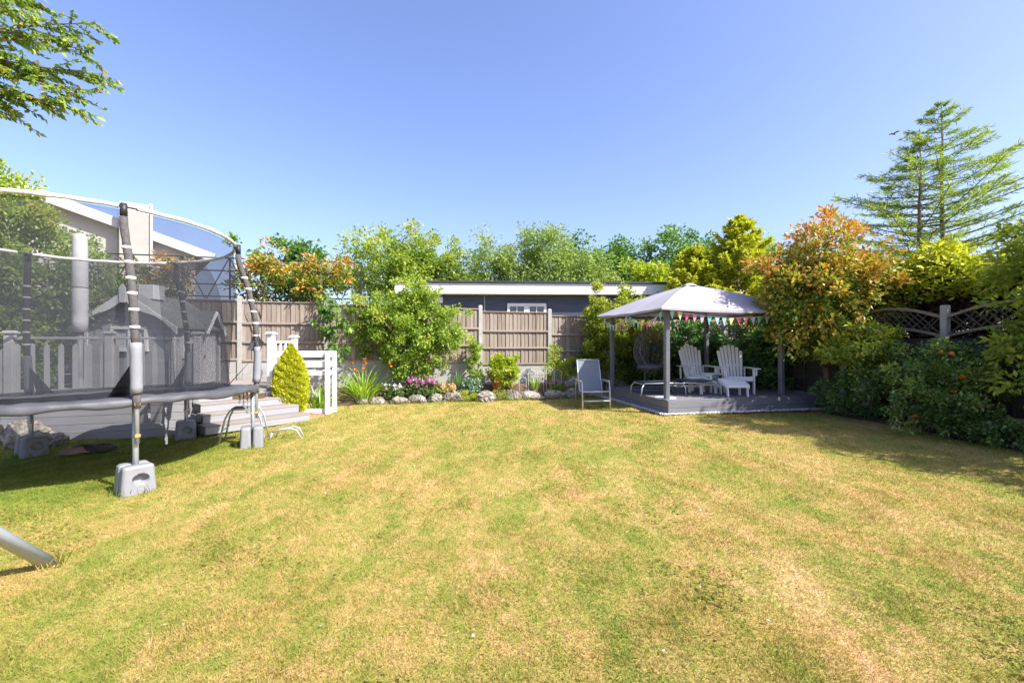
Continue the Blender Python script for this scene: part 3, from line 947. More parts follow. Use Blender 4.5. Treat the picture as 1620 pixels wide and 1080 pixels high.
MB().prism([(-0.05, PA - 0.16), (0.05, PA - 0.16), (0.06, PA + 0.12), (0, PA + 0.20), (-0.06, PA + 0.12)], -0.225, -0.202).build('finial', 'playhouse_trim', ph)
MB().box((0.06, 0.5, PA + 0.10), (0.30, 0.34, 0.30)).build('chimney_box', 'playhouse_trim', ph, bevel=0.01)
w_ = MB().box((0, -0.03, 1.20), (0.66, 0.06, 0.06)).box((0, -0.03, 0.76), (0.70, 0.08, 0.05)).box((-0.31, -0.03, 0.98), (0.05, 0.06, 0.40)).box((0.31, -0.03, 0.98), (0.05, 0.06, 0.40)).box((0, -0.025, 0.98), (0.04, 0.05, 0.40)).build('window', 'white_paint', ph)
for cx in (-0.155, 0.155):
    obj('pane', MB().box((cx, -0.012, 0.98), (0.26, 0.008, 0.39)).mesh('pane', 'curtain'), w_)
w_ = MB().box((PW + 0.03, 0.40, 1.12), (0.05, 0.40, 0.05)).box((PW + 0.03, 0.40, 0.62), (0.05, 0.40, 0.05)).box((PW + 0.03, 0.22, 0.87), (0.05, 0.045, 0.46)).box((PW + 0.03, 0.58, 0.87), (0.05, 0.045, 0.46)).box((PW + 0.025, 0.40, 0.87), (0.04, 0.03, 0.46)).box((PW + 0.025, 0.40, 0.87), (0.036, 0.32, 0.025)).build('window', 'white_paint', ph)
obj('pane', MB().box((PW + 0.014, 0.40, 0.87), (0.006, 0.34, 0.46)).mesh('pane', 'curtain'), w_)
dr = board('door', ph, (0.03, 0.55, 1.08), (PW + 0.03, 1.12, 0.56), 'white_paint')
obj('handle', MB().tube([(0.02, -0.2, 0.02), (0.05, -0.2, 0.02), (0.05, -0.2, 0.10)], 0.01, 6).mesh('handle', 'black_metal'), dr)
# gablet over the door
g_ = MB().add([(PW + 0.02, 0.86, 1.16), (PW + 0.02, 1.38, 1.16), (PW + 0.02, 1.12, 1.52), (PW + 0.06, 0.86, 1.16), (PW + 0.06, 1.38, 1.16), (PW + 0.06, 1.12, 1.52)],
              [(0, 1, 2), (5, 4, 3), (0, 3, 4, 1), (1, 4, 5, 2), (2, 5, 3, 0)]).build('gablet', 'playhouse_trim', ph)
for s in (1, -1):
    mb = MB()
    vs = [(0.2, 1.12, 1.58), (PW + 0.20, 1.12, 1.58), (PW + 0.20, 1.12 + s * 0.36, 1.09), (0.2, 1.12 + s * 0.36, 1.09)]
    vs += [(x, y, z + 0.03) for x, y, z in vs]
    obj('gablet_roof', mb.add(vs, [(3, 2, 1, 0), (4, 5, 6, 7), (0, 1, 5, 4), (1, 2, 6, 5), (2, 3, 7, 6), (3, 0, 4, 7)]).mesh('gablet_roof', 'roof_felt'), g_)
    obj('gablet_barge', MB().tube([(PW + 0.215, 1.12, 1.575), (PW + 0.215, 1.12 + s * 0.37, 1.085)], 0.04, 4).mesh('gablet_barge', 'white_paint'), g_)

# covered parasol on the deck
pa = thing('closed_parasol', 'closed parasol in a white cover on a grey base beside the playhouse', 'parasol', (-8.02, 8.45, DZ))
MB().lathe([(0.0, 0), (0.28, 0), (0.28, 0.05), (0.06, 0.09), (0.045, 0.3), (0.045, 1.2), (0, 1.2)], 24).build('base', 'grey_plastic', pa, True)
rs = random.Random(3)
prof = [(0.03, 1.10), (0.115, 1.11), (0.118, 1.3), (0.112, 1.5), (0.120, 1.52), (0.117, 1.9), (0.110, 1.93), (0.118, 1.96), (0.116, 2.4), (0.108, 2.43), (0.114, 2.46), (0.108, 2.80), (0.095, 2.88), (0.05, 2.93), (0.0, 2.94)]
MB().lathe(prof, 20).build('cover', 'parasol_cover', pa, True)
MB().tube([(0.116 * math.cos(a), 0.116 * math.sin(a), 1.93) for a in [i * math.pi / 8 for i in range(16)]], 0.008, 5, closed=True).build('tie', 'flap_fabric', pa)

# ------------------------------------------------------------------ trampoline
TR = Vector((-5.25, 5.66, 0))
tr = thing('trampoline', 'large round trampoline with dark safety net and padded poles on the lawn', 'trampoline', TR + Vector((0, 0, -0.05)))
tr.rotation_euler = Vector((-0.04, 0.035, 1)).to_track_quat('Z', 'Y').to_matrix().to_euler()
_e = Matrix.Rotation(math.atan(-0.035), 4, 'X') @ Matrix.Rotation(math.atan(-0.04), 4, 'Y')
tr.rotation_euler = _e.to_euler()                      # it stands on the falling ground, back and left lower
TRR, TZ = 1.77, 0.84
ANG = [-36, 28, 92, 153, 213, 273]
SH = Vector((-0.10, 0.03, 0))               # the enclosure leans a little to the left
circ = lambda r, z, n=72, c=(0, 0): [(c[0] + r * math.cos(2 * math.pi * i / n), c[1] + r * math.sin(2 * math.pi * i / n), z) for i in range(n)]
MB().tube(circ(TRR, TZ), 0.026, 8, closed=True).build('frame_ring', 'galvanised', tr, True)
MB().lathe([(0, TZ - 0.01), (1.48, TZ - 0.005), (1.48, TZ - 0.02), (0, TZ - 0.025)], 64).build('jumping_mat', 'jump_mat', tr, True)
# padded skirt with wrinkles
rs = np.random.default_rng(5)
nA = 300
vs, fs = [], []
ph1, ph2 = rs.random(8) * 6.28, rs.random(8) * 6.28
prof = [(1.40, 0.016), (1.44, 0.045), (1.56, 0.052), (1.68, 0.050), (1.79, 0.040), (1.812, 0.022), (1.818, -0.010), (1.812, -0.040), (1.806, -0.040), (1.79, 0.0), (1.45, 0.01)]
for i in range(nA):
    a = 2 * math.pi * i / nA
    wob = sum(math.sin(a * (7 + 9 * k) + ph1[k]) / (1.2 + 0.6 * k) for k in range(6)) * 0.010
    for j, (r, z) in enumerate(prof):
        rr = r + (wob * 1.1 if 4 < j < 9 else 0)
        vs.append((rr * math.cos(a), rr * math.sin(a), TZ + z + wob * (0.9 if 1 < j < 5 else 0.5) + (sum(math.sin(a * (11 + 3 * k) + ph2[k]) for k in range(4)) * 0.008 if j in (6, 7, 8) else 0)))
m = len(prof)
for i in range(nA):
    for j in range(m - 1):
        a, b = i * m, ((i + 1) % nA) * m
        fs.append((a + j, b + j, b + j + 1, a + j + 1))
MB().add(vs, fs).build('safety_pad', 'pad_fabric', tr, True)
TOPZ = 2.90
def top_xy(a, r=1.66):
    return Vector((r * math.cos(a), r * math.sin(a), 0)) + SH
# net: from inside the pad up to the ring, tied in at the poles
nA, nH = 144, 18
vs, fs = [], []
angs = [R(x) for x in ANG]
for j in range(nH + 1):
    t = j / nH
    for i in range(nA):
        a = 2 * math.pi * i / nA
        near = min(abs(((a - q + math.pi) % (2 * math.pi)) - math.pi) for q in angs)
        bulge = 0.05 * min(1, near / 0.4) * math.sin(t * math.pi)
        r0 = 1.47 + (1.64 - 1.47) * min(1, t * 1.5) - bulge
        if t < 0.12: r0 += 0.012 * math.sin(a * 31) * (1 - t / 0.12)
        p = Vector((r0 * math.cos(a), r0 * math.sin(a), TZ + 0.04 + (TOPZ - 0.03 - TZ - 0.04) * t)) + SH * t
        vs.append(p)
for j in range(nH):
    for i in range(nA):
        fs.append((j * nA + i, j * nA + (i + 1) % nA, (j + 1) * nA + (i + 1) % nA, (j + 1) * nA + i))
MB().add(vs, fs).build('safety_net', 'net_mesh', tr, True)
# loose net hanging in folds at the right hand side
vs2, fs2 = [], []
nF, nZ = 90, 12
for j in range(nZ + 1):
    t = j / nZ
    for i in range(nF + 1):
        s_ = i / nF
        a = R(-22) + R(66) * s_
        pinch = 0.35 + 0.65 * (1 - t)
        r0 = 1.50 - 0.05 * t + (0.075 * math.sin(s_ * 46 + 2.2 * math.sin(s_ * 9)) * pinch + 0.03 * math.sin(s_ * 17 + t * 3)) * math.sin(math.pi * min(1, s_ * 6 + 0.05)) 
        vs2.append(Vector((r0 * math.cos(a), r0 * math.sin(a), TZ + 0.06 + (1.35 + 0.25 * math.sin(s_ * 5)) * t)) + SH * t * 0.6)
for j in range(nZ):
    for i in range(nF):
        k = j * (nF + 1) + i
        fs2.append((k, k + 1, k + nF + 2, k + nF + 1))
MB().add(vs2, fs2).build('net_fold', 'net_mesh', tr, True)
# hem of the net just above the pad
hem = [v for v in vs[:nA]]
vs2, fs2 = [], []
for i in range(nA):
    a = 2 * math.pi * i / nA
    for dz in (0.0, 0.045):
        vs2.append((1.462 * math.cos(a), 1.462 * math.sin(a), TZ + 0.05 + dz))
for i in range(nA):
    k = (i + 1) % nA
    fs2.append((i * 2, k * 2, k * 2 + 1, i * 2 + 1))
MB().add(vs2, fs2).build('net_hem', 'net_band', tr, True)
# ring in its white sleeve, one length between each pair of poles, dark joints at the poles
for q, a in enumerate(angs):
    b = angs[(q + 1) % 6] + (2 * math.pi if q == 5 else 0)
    g0, g1 = a + 0.075, b - 0.02
    pts = [top_xy(g0 + (g1 - g0) * i / 14, 1.66) + Vector((0, 0, TOPZ - 0.0 + 0.003 * math.sin(i * 2.1))) for i in range(15)]
    MB().tube(pts, [0.024 + 0.002 * math.sin(i * 1.9 + q) for i in range(15)], 8).build('ring_sleeve', 'ring_sleeve', tr, True)
MB().tube([top_xy(2 * math.pi * i / 72, 1.66) + Vector((0, 0, TOPZ)) for i in range(72)], 0.011, 6, closed=True).build('top_ring', 'black_metal', tr, True)
for q, a in enumerate(angs):
    foot = Vector((TRR * math.cos(a), TRR * math.sin(a), 0))
    out = Vector((math.cos(a), math.sin(a), 0)); tan = Vector((-math.sin(a), math.cos(a), 0))
    leg = MB()
    leg.tube([foot + Vector((0, 0, 0.02)), foot + Vector((0, 0, TZ - 0.01))], 0.027, 10)
    leg.build('leg', 'galvanised', tr, True)
    pp = foot + out * 0.050
    topp = top_xy(a, 1.70)
    pole = [pp + Vector((0, 0, 0.42)), pp + Vector((0, 0, TZ)), pp.lerp(topp, 0.2) + out * 0.07 + Vector((0, 0, 1.35)), pp.lerp(topp, 0.45) + out * 0.09 + Vector((0, 0, 1.85)), pp.lerp(topp, 0.72) + out * 0.06 + Vector((0, 0, 2.3)), topp + Vector((0, 0, 2.68)), topp + Vector((0, 0, TOPZ + 0.03))]
    MB().tube(pole, 0.021, 8).build('enclosure_pole', 'galvanised', tr, True)
    for zz in (TZ - 0.02, 0.50):
        board('clamp', tr, (0.11, 0.05, 0.035), tuple((foot + pp) / 2 + Vector((0, 0, zz))), 'brass', (0, 0, a))
    def along(z):
        for p0, p1 in zip(pole, pole[1:]):
            if p0.z <= z <= p1.z:
                return p0.lerp(p1, (z - p0.z) / (p1.z - p0.z))
        return pole[-1]
    zs = [1.42 + 1.36 * i / 16 for i in range(17)]
    sl = MB().tube([along(z) for z in zs], [0.038 + 0.002 * math.sin(i * 2.3 + q) for i in range(17)], 10).build('foam_sleeve', 'foam_sleeve', tr, True)
    zs = [0.93 + 0.51 * i / 8 for i in range(9)]
    MB().tube([along(z) + Vector((0, 0, 0)) for z in zs], [0.052 + 0.0015 * math.sin(i * 2 + q) for i in range(9)], 12).build('sleeve_cover', 'pale_sleeve', tr, True)
    MB().tube([along(0.78), along(0.93)], 0.036, 10).build('lower_sleeve', 'foam_sleeve', tr, True)
    for z in (1.60, 1.78, 1.95, 2.11, 2.28, 2.44):
        obj('strap', MB().tube([along(z) - Vector((0, 0, 0.014)), along(z) + Vector((0, 0, 0.014))], 0.0445, 12).mesh('strap', 'white_paint', True), sl)
    MB().tube([along(2.79), along(2.92)], 0.034, 10).tube([along(2.86), along(2.86) - out * 0.06 + Vector((0, 0, 0.04))], 0.02, 8).build('pole_cap', 'black_metal', tr, True)
    # dark gusset where the net is tied down beside the pole
    g0 = Vector((1.475 * math.cos(a - 0.10), 1.475 * math.sin(a - 0.10), TZ + 0.055))
    g1 = Vector((1.475 * math.cos(a + 0.02), 1.475 * math.sin(a + 0.02), TZ + 0.055))
    g2 = along(1.28) - out * 0.06
    MB().add([g0, g1, g2, g0 - out * 0.004, g1 - out * 0.004, g2 - out * 0.004], [(0, 1, 2), (5, 4, 3), (0, 3, 4, 1), (1, 4, 5, 2), (2, 5, 3, 0)]).build('net_gusset', 'net_band', tr)
# hanging straps below the frame
for a, l in ((-27, 0.42), (-32, 0.12), (17, 0.26), (8, 0.10), (12, 0.14), (88, 0.25)):
    p = Vector((1.75 * math.cos(R(a)), 1.75 * math.sin(R(a)), TZ - 0.02))
    n = 12
    vs, fs = [], []
    for i in range(n + 1):
        tw = i * 0.6
        d = Vector((math.cos(tw), math.sin(tw), 0)) * 0.013
        c = p - Vector((0, 0, l * i / n))
        vs += [c + d, c - d]
    fs = [(2 * i, 2 * i + 1, 2 * i + 3, 2 * i + 2) for i in range(n)]
    MB().add(vs, fs).tube([p - Vector((0, 0, l)), p - Vector((0, 0, l + 0.04))], 0.012, 6).build('hanging_strap', 'flap_fabric', tr)
# loose cover flaps at the right hand pole
a = angs[1]
base = Vector((TRR * math.cos(a), TRR * math.sin(a), 0)) * 1.03
for pts in ([(0.02, 0.0, 1.72), (0.16, -0.03, 1.50), (0.10, 0.0, 1.36), (-0.10, 0.03, 1.40)], [(0.02, 0.02, 1.34), (0.12, 0.0, 1.08), (0.10, -0.02, 0.93), (-0.02, 0.0, 0.95)]):
    mb = MB()
    vs = []
    nn = 6
    A, B, C_, D = [Vector(p) for p in pts]
    for i in range(nn + 1):
        for j in range(nn + 1):
            u, v = i / nn, j / nn
            p = (A.lerp(B, u)).lerp(D.lerp(C_, u), v) + Vector((0, 0.02 * math.sin(u * 7 + v * 4), 0))
            vs.append(base + SH * 0.4 + p)
    fs = [(i * (nn + 1) + j, i * (nn + 1) + j + 1, (i + 1) * (nn + 1) + j + 1, (i + 1) * (nn + 1) + j) for i in range(nn) for j in range(nn)]
    k = len(vs)
    vs += [v + Vector((0.0, 0.004, 0)) for v in vs]
    fs += [tuple(i + k for i in f[::-1]) for f in fs]
    mb.add(vs, fs).build('cover_flap', 'flap_fabric', tr, True)

# plastic weights clipped round the legs
def weight_mesh():
    """tapered block with rounded corners and an oval hand hole pressed into its face"""
    mb = MB()
    H, m = 0.29, 26
    per = []
    w0, d0, rad = 0.150, 0.070, 0.035
    # rounded rectangle walked evenly
    def walk(w, d):
        out = []
        nx_, ny_, nc = 34, 8, 5
        for i in range(nx_): out.append((-w + rad + (2 * w - 2 * rad) * i / nx_, -d))
        for i in range(nc): a = R(-90 + 90 * i / nc); out.append((w - rad + rad * math.cos(a), -d + rad + rad * math.sin(a)))
        for i in range(ny_): out.append((w, -d + rad + (2 * d - 2 * rad) * i / ny_))
        for i in range(nc): a = R(90 * i / nc); out.append((w - rad + rad * math.cos(a), d - rad + rad * math.sin(a)))
        for i in range(nx_): out.append((w - rad - (2 * w - 2 * rad) * i / nx_, d))
        for i in range(nc): a = R(90 + 90 * i / nc); out.append((-w + rad + rad * math.cos(a), d - rad + rad * math.sin(a)))
        for i in range(ny_): out.append((-w, d - rad - (2 * d - 2 * rad) * i / ny_))
        for i in range(nc): a = R(180 + 90 * i / nc); out.append((-w + rad + rad * math.cos(a), -d + rad + rad * math.sin(a)))
        return out
    vs = []
    for j in range(m + 1):
        k = j / m
        z = H * k
        top = max(0.0, (k - 0.93) / 0.07)
        w, d = w0 * (1 - 0.16 * k) - 0.018 * top ** 2, d0 * (1 - 0.10 * k) - 0.014 * top ** 2
        ring = walk(w, d)
        n = len(ring)
        for (x, y) in ring:
            q = math.hypot((x - 0.012) / 0.066, (z - 0.155) / 0.048)
            if y < -d * 0.9 and q < 1.25:
                y += 0.075 * max(0.0, min(1.0, (1.06 - q) / 0.16)) - 0.006 * max(0, 1 - abs(q - 1.12) / 0.12)
            vs.append((x, y, z))
    fs = []
    for j in range(m):
        for i in range(n):
            fs.append((j * n + i, j * n + (i + 1) % n, (j + 1) * n + (i + 1) % n, (j + 1) * n + i))
    fs.append(tuple(range(n))[::-1]); fs.append(tuple(m * n + i for i in range(n)))
    return mb.add(vs, fs).mesh('weight_block', 'grey_plastic', True)
WM = weight_mesh()
WSPEC = [(0, R(53), 'grey plastic trampoline weight nearest the camera with an oval hand hole'),
         (1, R(118), 'grey plastic trampoline weight split in two beside the tube stool'),
         (2, R(38), 'small looking grey trampoline weight in front of the deck fascia'),
         (3, R(64), 'grey trampoline weight beside the rocks and the dark cloth')]
for q, rz_, lab in WSPEC:
    a = angs[q]
    p = TR + Vector((math.cos(a), math.sin(a), 0)) * TRR * 0.99
    w = thing('trampoline_weight', lab, 'weight', (p.x, p.y, hump(p.x, p.y) - 0.005), rz_, 'trampoline leg weights')
    for s, r2 in ((-1, 0), (1, math.pi)):
        o = obj('weight_half', WM, w)
        o.location = (0.0, s * 0.076, 0); o.rotation_euler = (0, 0, r2)
        o.scale = (1, 1, 1.0)

# tube stool by the steps
stl = thing('tube_stool', 'low metal tube stool with dark seat beside the right trampoline leg', 'stool', (-4.02, 6.85, 0), R(20))
def hoop(y, w, h, splay, low=False):
    pts = [(-w / 2 - splay, y * 1.35, 0.0), (-w / 2 - splay * 0.3, y * 1.1, h * 0.72), (-w / 2 + 0.03, y, h * 0.96), (-w / 2 + 0.09, y, h), (w / 2 - 0.09, y, h), (w / 2 - 0.03, y, h * 0.96), (w / 2 + splay * 0.3, y * 1.1, h * 0.72), (w / 2 + splay, y * 1.35, 0)]
    return pts
for y in (-0.14, 0.14):
    MB().tube(hoop(y, 0.40, 0.50, 0.10), 0.0135, 8).build('leg_hoop', 'aluminium', stl, True)
MB().box((0, 0, 0.505), (0.32, 0.30, 0.024)).build('seat', 'flap_fabric', stl, bevel=0.008)
MB().tube([(-0.24, -0.17, 0.22), (-0.24, 0.17, 0.22)], 0.009, 6).build('stretcher', 'aluminium', stl)
MB().tube([(0.24, -0.17, 0.22), (0.24, 0.17, 0.22)], 0.009, 6).build('stretcher', 'aluminium', stl)
lh = thing('tube_footrest', 'low bent metal tube hoop standing just right of the split weight', 'footrest', (-3.42, 6.95, 0), R(15))
MB().tube([(-0.22, 0, 0.12), (-0.10, 0, 0.165), (0.05, 0, 0.165), (0.12, 0, 0.14), (0.19, 0, 0.0)], 0.0135, 8).build('front_hoop', 'aluminium', lh, True)
MB().tube([(-0.22, 0.2, 0.0), (-0.16, 0.2, 0.14), (0.05, 0.2, 0.165), (0.12, 0.2, 0.14), (0.19, 0.2, 0.0)], 0.0135, 8).build('rear_hoop', 'aluminium', lh, True)
MB().tube([(-0.22, 0, 0.12), (-0.26, 0, 0.0)], 0.0135, 8).build('leg', 'aluminium', lh, True)
MB().tube([(0.0, 0, 0.165), (0.0, 0.2, 0.165)], 0.010, 8).build('cross_tube', 'aluminium', lh, True)

# crumpled cloth under the trampoline
def lump(name, label, cat, loc, size, mat, seed, rz_=0):
    rng = np.random.default_rng(seed)
    bm = bmesh.new()
    bmesh.ops.create_icosphere(bm, subdivisions=4, radius=1.0)
    ph = rng.random((10, 4)) * 6.28
    for v in bm.verts:
        p = v.co.copy()
        d = sum(math.sin(p.x * (2 + k) + ph[k][0]) * math.sin(p.y * (2.5 + k) + ph[k][1]) * math.sin(p.z * (2 + k) + ph[k][2]) / (1 + 0.5 * k) for k in range(6))
        p *= 1 + 0.22 * d
        v.co = (p.x * size[0], p.y * size[1], max(p.z, -0.25) * size[2])
    me = bpy.data.meshes.new(name); bm.to_mesh(me); bm.free()
    me.polygons.foreach_set('use_smooth', [True] * len(me.polygons))
    o = obj(name, me, None, mat); o.location = loc; o.rotation_euler = (0, 0, rz_)
    return tag(o, label, cat)
cl = lump('crumpled_cloth', 'crumpled black and brown cloth lying under the trampoline', 'cloth', (-6.12, 6.62, -0.075), (0.29, 0.13, 0.085), 'dark_cloth', 8, R(25))
c2 = lump('brown_fold', None, None, (-0.14, -0.09, 0.0), (0.17, 0.07, 0.065), 'brown_cloth', 9, R(10)); c2.parent = cl

# leg of a swing frame at the left edge
sw = thing('swing_leg', 'pale galvanised swing frame leg slanting into the grass at the left edge', 'pole', (-3.12, 3.07, 0))
MB().tube([(0, 0.05, -0.05), (0.15, -1.35, 1.335)], 0.040, 16).build('tube', 'painted_steel', sw, True)
MB().tube([(0.145, -1.30, 1.29), (0.21, -1.9, 1.88)], 0.034, 16).build('upper_tube', 'painted_steel', sw, True)

# ------------------------------------------------------------------ gazebo on its deck
GD = (3.15, 9.19, 0)
gd = thing('gazebo_deck', 'low square dark grey deck under the gazebo', 'deck', GD, GARDEN)
DW, DD, DH = 3.62, 2.95, 0.30
for i in range(2):
    board('front_plank', gd, (DW, 0.026, 0.134), (DW / 2, 0.0, 0.075 + i * 0.140), 'deck_grey')
    board('side_plank', gd, (0.026, DD - 0.02, 0.134), (0.013, DD / 2 + 0.004, 0.075 + i * 0.140), 'deck_grey')
    board('side_plank', gd, (0.026, DD - 0.02, 0.134), (DW - 0.013, DD / 2 + 0.004, 0.075 + i * 0.140), 'deck_grey')
for i in range(20):
    board('deck_plank', gd, (DW + 0.03, 0.142, 0.026), (DW / 2, 0.06 + i * 0.147, DH - 0.004), 'deck_grey', bevel=0.004)
MB().box((DW / 2, DD / 2, 0.14), (DW - 0.2, DD - 0.2, 0.25)).build('underframe', 'soil', gd)

# white gravel along the deck
rng = np.random.default_rng(3)
oct_v = np.array([(1, 0, 0), (-1, 0, 0), (0, 1, 0), (0, -1, 0), (0, 0, 1), (0, 0, -1)], dtype=float)
oct_f = np.array([(0, 2, 4), (2, 1, 4), (1, 3, 4), (3, 0, 4), (2, 0, 5), (1, 2, 5), (3, 1, 5), (0, 3, 5)])
n = 2600
side = rng.random(n) < 0.42
u = np.where(side, -0.02 - rng.random(n) ** 1.4 * 0.13, rng.random(n) * (DW + 0.35) - 0.12)
v = np.where(side, rng.random(n) * DD, -0.02 - rng.random(n) ** 1.4 * (0.04 + 0.12 * np.clip(u / DW, 0, 1)))
Vt = oct_v[None] * (0.008 + 0.014 * rng.random((n, 1, 3)))
th = rng.random(n) * 6.28
Vt = np.stack([Vt[..., 0] * np.cos(th)[:, None] - Vt[..., 1] * np.sin(th)[:, None], Vt[..., 0] * np.sin(th)[:, None] + Vt[..., 1] * np.cos(th)[:, None], Vt[..., 2]], -1)
wx = GD[0] + u * GX.x + v * GY.x; wy = GD[1] + u * GX.y + v * GY.y
Vt += np.stack([wx, wy, 0.028 + rng.random(n) * 0.02], -1)[:, None]
o = obj('gravel', tris_mesh('gravel', Vt.reshape(-1, 3), (oct_f[None] + np.arange(n)[:, None, None] * 6).reshape(-1, 3), np.repeat(rng.random(n), 6), 'pebble'))
tag(o, 'strip of white pebbles along the foot of the gazebo deck', 'gravel', kind='stuff')

gz = thing('gazebo', 'square fabric gazebo with pale grey canopy on four dark posts', 'gazebo', (GD[0], GD[1], DH), GARDEN)
PX0, PX1, PY0, PY1 = 0.07, 2.87, 0.16, 2.72
EZ = 1.87
for (x, y) in ((PX0, PY0), (PX1, PY0), (PX0, PY1), (PX1, PY1)):
    p = board('post', gz, (0.10, 0.10, EZ), (x, y, EZ / 2 + 0.01), 'gazebo_metal', bevel=0.012)
    obj('foot_plate', MB().box((0, 0, -EZ / 2 + 0.006), (0.18, 0.18, 0.012)).mesh('foot_plate', 'gazebo_metal', bevel=0.003), p)
for (x, y, sx, sy) in ((1.47, PY0, 2.7, 0.04), (1.47, PY1, 2.7, 0.04), (PX0, 1.44, 0.04, 2.46), (PX1, 1.44, 0.04, 2.46)):
    board('eave_beam', gz, (sx, sy, 0.05), (x, y, EZ - 0.04), 'gazebo_metal')
apex = Vector((1.47, 1.44, 2.56))
OV = 0.29
cor = [Vector((PX0 - OV, PY0 - OV, EZ)), Vector((PX1 + OV, PY0 - OV, EZ)), Vector((PX1 + OV, PY1 + OV, EZ)), Vector((PX0 - OV, PY1 + OV, EZ))]
for c in cor:
    MB().tube([c.lerp(apex, 0.06) - Vector((0, 0, 0.03)), c.lerp(apex, 0.55) - Vector((0, 0, 0.0)), apex - Vector((0, 0, 0.05))], 0.014, 6).build('rafter', 'gazebo_metal', gz)
# canopy: hip roof, cloth sagging a little between the ribs
vs, fs = [], []
n, m = 16, 12
for q in range(4):
    A, B = cor[q], cor[(q + 1) % 4]
    k = len(vs)
    for j in range(m + 1):
        t = j / m
        for i in range(n + 1):
            s = i / n
            e = A.lerp(B, s)
            p = e.lerp(apex, t)
            p.z += 0.05 * math.sin(t * math.pi) - 0.06 * math.sin(s * math.pi) * (1 - t) * (0.5 + t) + 0.006 * math.sin(s * 23 + q) * math.sin(math.pi * s) * (1 - t)
            vs.append(p)
    for j in range(m):
        for i in range(n):
            a = k + j * (n + 1) + i
            fs.append((a, a + 1, a + n + 2, a + n + 1))
    # hem hanging below the eave
    k2 = len(vs)
    for i in range(n + 1):
        s = i / n
        e = A.lerp(B, s) - Vector((0, 0, 0.045 * math.sin(s * math.pi) * 0.6))
        vs.append(e - Vector((0, 0, 0.035 + 0.02 * math.sin(s * math.pi))))
    for i in range(n):
        fs.append((k + i + 1, k + i, k2 + i, k2 + i + 1))
me = MB().add(vs, fs).mesh('canopy', 'canopy_cloth', True)
bm = bmesh.new(); bm.from_mesh(me); bmesh.ops.remove_doubles(bm, verts=bm.verts, dist=0.0005); bm.to_mesh(me); bm.free()
me.polygons.foreach_set('use_smooth', [False] * len(me.polygons))
cn = obj('canopy', me, gz)
for c in cor:
    MB().tube([c.lerp(apex, t) + Vector((0, 0, 0.05 * math.sin(t * math.pi) + 0.003)) for t in [i / 12 for i in range(13)]], 0.007, 5).build('hip_seam', 'canopy_fabric', gz)
MB().lathe([(0.0, 0.02), (0.05, 0.018), (0.16, -0.03), (0.17, -0.045), (0.0, -0.02)], 20, tuple(apex + Vector((0, 0, 0.012)))).build('apex_cap', 'canopy_fabric', gz, True)
sol = cn.modifiers.new('cloth', 'SOLIDIFY'); sol.thickness = 0.004

# bunting
bt = thing('bunting', 'string of pastel triangular pennants hanging round the gazebo eaves', 'bunting', (GD[0], GD[1], DH), GARDEN)
FM = ['flag_mint', 'flag_yellow', 'flag_pink', 'flag_rose', 'flag_lilac', 'flag_teal', 'flag_sky']
rs = random.Random(6)
runs = [(Vector((PX0 - 0.10, PY0 - 0.22, EZ - 0.03)), Vector((PX1 + 0.2, PY0 - 0.22, EZ - 0.02)), 18, 0.15),
        (Vector((PX0 - 0.22, PY1 + 0.06, EZ - 0.06)), Vector((PX0 - 0.22, 1.42, EZ - 0.05)), 8, 0.22),
        (Vector((PX0 - 0.22, 1.42, EZ - 0.05)), Vector((PX0 - 0.20, PY0 - 0.18, EZ - 0.04)), 8, 0.22)]
ci = 0
for A, B, n, sag in runs:
    pts = [A.lerp(B, i / 24) - Vector((0, 0, sag * 4 * (i / 24) * (1 - i / 24))) for i in range(25)]
    MB().tube(pts, 0.004, 5).build('string', 'white_paint', bt)
    d = (B - A).normalized()
    for i in range(n):
        t = (i + 0.5) / n
        c = A.lerp(B, t) - Vector((0, 0, sag * 4 * t * (1 - t)))
        w, h = 0.060, 0.165
        nrm = Vector((-d.y, d.x, 0)) * 0.0012
        sway = Vector((rs.uniform(-0.02, 0.02), rs.uniform(-0.03, 0.03), 0))
        slope = -(sag * 4 * (1 - 2 * t)) / (B - A).length
        a_, b_ = c - d * w + Vector((0, 0, -w * slope)), c + d * w + Vector((0, 0, w * slope))
        tip = c - Vector((0, 0, h)) + sway
        vs = [p + s * nrm for s in (1, -1) for p in (a_, b_, tip)]
        MB().add(vs, [(0, 1, 2), (5, 4, 3), (0, 3, 4, 1), (1, 4, 5, 2), (2, 5, 3, 0)]).build('pennant', FM[ci % 7], bt)
        ci += 1

def in_gd(u, v, z=DH + 0.011):
    p = Vector(GD) + GX * u + GY * v
    return (p.x, p.y, z)

# round white pad at the foot of the front post
tag(MB().lathe([(0, 0), (0.21, 0), (0.22, 0.012), (0.20, 0.024), (0.05, 0.03), (0, 0.03)], 32).build('round_pad', 'white_paint', None, True), 'round white pad at the foot of the front gazebo post', 'pad').location = in_gd(0.14, 0.33)

